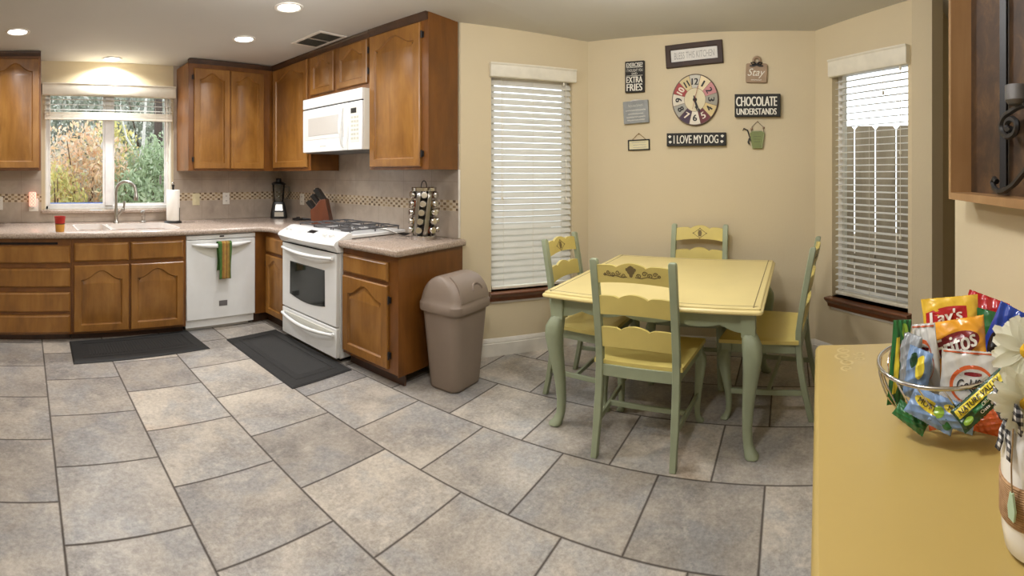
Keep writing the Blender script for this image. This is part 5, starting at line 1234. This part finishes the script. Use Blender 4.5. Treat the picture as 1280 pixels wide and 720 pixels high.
m.ball(bpt(0, .008, .168), .008); o = m.build('bow', GING, t, smooth=50); sd = o.modifiers.new('cloth', 'SOLIDIFY'); sd.thickness = .0012
m = MB(); q = bpt(.022, .014, .16); m.tube([q, bpt(.024, .018, .12), bpt(.022, .016, .09)], .0012, 5); m.build('tag_string', plain('jute', (150, 124, 88), .9), t)
m = MB(); m.prism([(-.006, 0), (.006, 0), (.009, .012), (.003, .030), (-.003, .030), (-.009, .012)], -.0015, .0015, 'y', 0, Matrix.Translation(bpt(.022, .016, .060)) @ Matrix.Rotation(ba + pi / 2, 4, 'Z')); m.build('leaf_tag', plain('pale_green_tag', (176, 200, 170), .6), t)
# daisies
STEMG = plain('stem_green', (74, 104, 52), .6); DISC = plain('daisy_centre', (222, 176, 40), .8, var=.2, scale=90, bump=.4)
def daisy(label, c, r, aim, petals, seed, root):
    t = thing('daisy', label, 'flower', c, 0, 'daisies in the painted jar')
    rnd = random.Random(seed); d = Vector(aim).normalized(); M = d.to_track_quat('Z', 'Y').to_matrix().to_4x4()
    for layer in range(2):
        for q in range(petals):
            a = 2 * pi * (q + .5 * layer) / petals + rnd.uniform(-.08, .08); L = r * rnd.uniform(.86, 1.06) * (1 - .1 * layer); wd = r * .17; cup = rnd.uniform(-.15, .25) + .15 * layer
            def pt(u, v):
                s_ = .14 + .86 * v; x = L * s_; y = (2 * u - 1) * wd * (sin(pi * min(1, .12 + .80 * v)) ** .7) ; z = .12 * r * layer + L * cup * s_ * s_ * .6 - .25 * r * s_ ** 3 * .4 - .3 * abs(2 * u - 1) ** 2 * wd * -.5
                return (x * cos(a) - y * sin(a), x * sin(a) + y * cos(a), z)
            m = MB(); m.grid(pt, 4, 6, M=M); m.build('petal', PETAL, t, smooth=80)
    m = MB(); m.lathe([(r * .22, -.002), (r * .24, r * .06), (r * .18, r * .16), (0, r * .19)], 18, M=M); m.build('flower_centre', DISC, t, smooth=60)
    b = Vector(root) - Vector(c); m = MB(); m.tube([tuple(-d * .004), tuple(-d * .03 + b * .2), tuple(b * .6 - d * .01), tuple(b)], .0028, 6); m.build('stem', STEMG, t, smooth=60)
rt = JC + Vector((0, 0, .155)); tc = (-.62, .34, .25)
p1 = far(1284, 437, .645); daisy('white daisy at the top of the bunch, yellow centre showing', p1, .051, (-.86, .50, .12), 17, 1, rt)
p2 = far(1284, 500, .615); daisy('white daisy lower on the near side, just above the gingham ribbon', p2, .049, (-.80, .50, -.25), 16, 2, rt)
p3 = far(1318, 455, .66); daisy('white daisy beyond the right edge of the photo', p3, .045, (-.5, .5, .4), 16, 3, rt)
# ---------------------------------------------------------------- outside the windows
w = bpy.data.worlds.new('overcast_sky'); SC.world = w; w.use_nodes = True
bg = w.node_tree.nodes['Background']; bg.inputs[0].default_value = (.86, .93, 1.0, 1); bg.inputs[1].default_value = 2.7
SOIL = plain('leaf_litter', (120, 104, 78), .95, var=.3, scale=3)
m = MB(); m.box(-14, 14, 4.94, 34, -.5, -.35); m.box(3.0, 14, -9, 4.93, -.5, -.35); g = m.build('ground_outside', SOIL); struct(g)
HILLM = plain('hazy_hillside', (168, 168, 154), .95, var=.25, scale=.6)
m = MB(); m.grid(lambda u, v: (-14 + 30 * u, 19 + 12 * v, -.6 + 9 * v ** .8 + .6 * sin(9 * u) * v), 24, 10); struct(m.build('hillside', HILLM, smooth=80))
def leafmat(name, cols, t=.35):
    k = NT(name); oi = k.n('ShaderNodeNewGeometry'); st = [(i / max(1, len(cols) - 1), srgb(c)) for i, c in enumerate(cols)]
    c = k.ramp(oi.outputs['Random Per Island'], st); k.l(c, k.b.inputs['Base Color']); k.setp(Roughness=.7)
    tr = k.n('ShaderNodeBsdfTranslucent'); k.l(c, tr.inputs[0]); mx = k.n('ShaderNodeMixShader'); mx.inputs[0].default_value = t
    k.l(k.b.outputs[0], mx.inputs[1]); k.l(tr.outputs[0], mx.inputs[2]); k.l(mx.outputs[0], k.out.inputs[0]); return k.m
AUT = leafmat('autumn_leaves', [(228, 180, 142), (236, 208, 172), (226, 192, 164), (240, 224, 178), (230, 188, 150), (238, 226, 208), (200, 192, 166), (204, 196, 192)])
GRN = leafmat('green_leaves', [(158, 172, 140), (178, 194, 156), (192, 206, 170), (166, 182, 148), (208, 214, 190)])
YGR = leafmat('yellow_green_leaves', [(206, 202, 140), (230, 214, 136), (186, 190, 132), (220, 198, 144)])
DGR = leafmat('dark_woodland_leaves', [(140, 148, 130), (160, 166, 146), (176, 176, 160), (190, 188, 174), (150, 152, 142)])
BARK = wood('bark', (52, 42, 36), (74, 62, 54), (98, 84, 74), rough=.9, coat=0); WBARK = plain('pale_bark', (204, 200, 190), .8, var=.15, scale=30); TWIG = plain('twig', (108, 88, 72), .9)
def leaves(m, n, c, rx, ry, rz, size, rnd, shell=.35):
    for _ in range(n):
        while True:
            p = Vector((rnd.uniform(-1, 1), rnd.uniform(-1, 1), rnd.uniform(-1, 1)))
            if shell < p.length < 1: break
        k = 1 + .25 * sin(7 * p.x + 3 * p.z) * sin(5 * p.y + 4 * p.z); q = Vector((c[0] + p.x * rx * k, c[1] + p.y * ry * k, c[2] + p.z * rz * k))
        if q.z < -.3: continue
        e = Euler((rnd.uniform(0, 6.3), rnd.uniform(0, 6.3), rnd.uniform(0, 6.3))).to_matrix(); s = size * rnd.uniform(.6, 1.3)
        m.add([q + e @ Vector(v) for v in ((-s, 0, 0), (0, -s * .45, .1 * s), (s, 0, 0), (0, s * .45, .1 * s))], [(0, 1, 2, 3)])
def bush(name, label, cat, c, r, n, size, mat, seed, stems=6):
    rnd = random.Random(seed); t = thing(name, label, cat, (c[0], c[1], -.36), 0)
    m = MB(); leaves(m, n, (0, 0, c[2] + .36), *r, size, rnd); m.build('foliage', mat, t)
    m = MB()
    for i in range(stems):
        a = rnd.uniform(0, 6.3); f = rnd.uniform(.3, .9); e = Vector((r[0] * f * cos(a), r[1] * f * sin(a), c[2] + .36 + r[2] * rnd.uniform(-.1, .7)))
        m.tube([(.06 * cos(a), .06 * sin(a), 0), tuple(e * .5 + Vector((0, 0, .2))), tuple(e)], [.03, .02, .006], 5)
    m.build('stems', TWIG, t); return t
def S(x, y, r): return far(x, y, r)
p = S(106, 235, 7.2); bush('autumn_shrub', 'orange and yellow autumn shrub outside the left half of the sink window', 'shrub', p, (.72, .6, .95), 5200, .045, AUT, 1)
p = S(72, 252, 6.6); bush('yellow_shrub', 'low yellow-green shrub outside the bottom left of the sink window', 'shrub', p, (.42, .4, .5), 1500, .04, YGR, 2)
p = S(140, 198, 9.5); bush('yellow_shrub', 'yellow leaved shrub seen beside the mullion of the sink window', 'shrub', p, (.5, .4, .8), 1500, .05, YGR, 3)
p = S(192, 235, 7.4); bush('green_shrub', 'bright green shrub outside the right half of the sink window', 'shrub', p, (.55, .5, .72), 4200, .045, GRN, 4)
p = S(163, 252, 6.8); bush('green_shrub', 'small green shrub outside behind the tap', 'shrub', p, (.42, .4, .42), 1900, .04, GRN, 5)
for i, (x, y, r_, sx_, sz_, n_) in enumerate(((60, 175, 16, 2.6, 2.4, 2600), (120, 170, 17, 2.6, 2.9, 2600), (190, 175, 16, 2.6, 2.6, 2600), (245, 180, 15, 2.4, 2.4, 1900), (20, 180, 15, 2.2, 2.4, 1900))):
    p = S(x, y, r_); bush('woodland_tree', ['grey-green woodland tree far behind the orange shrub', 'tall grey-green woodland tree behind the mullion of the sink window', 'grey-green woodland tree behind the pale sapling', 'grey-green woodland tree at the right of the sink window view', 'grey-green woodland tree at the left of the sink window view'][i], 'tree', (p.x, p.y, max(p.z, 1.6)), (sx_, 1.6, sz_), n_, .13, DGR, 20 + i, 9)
t = thing('pale_sapling', 'leaning sapling with white bark in the right half of the sink window', 'tree', S(174, 300, 8.6)); o = t.location
m = MB()
def rel(x, y): return tuple(S(x, y, 8.6) - o)
m.tube([rel(174, 345), rel(174, 232), rel(174.5, 205), rel(179, 180), rel(181, 150), rel(184, 105)], [.042, .04, .036, .03, .026, .02], 7); m.tube([rel(174.5, 200), rel(166, 186), rel(158, 172), rel(153, 150), rel(150, 130)], [.026, .022, .018, .014, .008], 6); m.build('trunk', WBARK, t, smooth=60)
t = thing('dark_trunk', 'dark tree trunk at the top right of the sink window', 'tree', S(198, 260, 11)); o = t.location
m = MB(); m.tube([(0, 0, -o.z - .36), tuple(S(198, 180, 11) - o), tuple(S(198, 60, 11) - o)], [.10, .10, .09], 9); m.build('trunk', BARK, t, smooth=60)
m = MB().box(-.36, .36, -.2, .2, 0, .02); m.box(-.36, .36, -.2, -.17, .02, .09); m.box(-.36, .36, .17, .2, .02, .09); m.box(-.36, -.33, -.17, .17, .02, .09); m.box(.33, .36, -.17, .17, .02, .09)
p = S(100, 251, 5.45); o = m.build('blue_tub', plain('blue_plastic', (110, 140, 200), .5), loc=(p.x, p.y, p.z - .12)); tag(o, 'shallow blue tub outside at the bottom left of the sink window', 'tub')
m = MB(); 
for x in (-.3, .3):
    for y in (-.14, .14): MB().box(x - .03, x + .03, y - .03, y + .03, -(p.z - .12 + .36), 0).build('stand_leg', BARN, o)
# board fence beyond the nook
FA, FB = Vector((N2[0] + 1.0, N2[1] + .55)), Vector((N3[0] + .95, N3[1] - 1.35))
u = (FB - FA).normalized(); nrm = Vector((u.y, -u.x)) * -1
if nrm.dot(FA) < 0: nrm = -nrm
t = thing('board_fence', 'weathered vertical board fence outside the right-hand window', 'fence', (FA.x, FA.y, -.36), atan2(u.y, u.x))
L = (FB - FA).length; zt_ = on(1090, 156, FA, FB).z + .36
def fu(x): q = on(x, 200, FA, FB); return (Vector(q[:2]) - FA).dot(u)
pit = fu(1094) - fu(1068); x = fu(1068) - 12 * pit; i = 0; rnd = random.Random(4)
while x < L + 2:
    if x > -1.5:
        g_ = .006; dz = rnd.uniform(-.015, .015); a, b = x + g_, x + pit - g_
        m = MB(); m.prism([(a, 0), (b, 0), (b, zt_ + dz - .03), (b - .025, zt_ + dz), (a + .025, zt_ + dz), (a, zt_ + dz - .03)], 0, .018, 'y'); m.build('board', BARN, t)
    x += pit
m = MB()
for z in (.35, .97): m.box(-1.5, L + 2, .02, .06, z - .045, z + .045)
m.build('fence_rail', BARN, t)
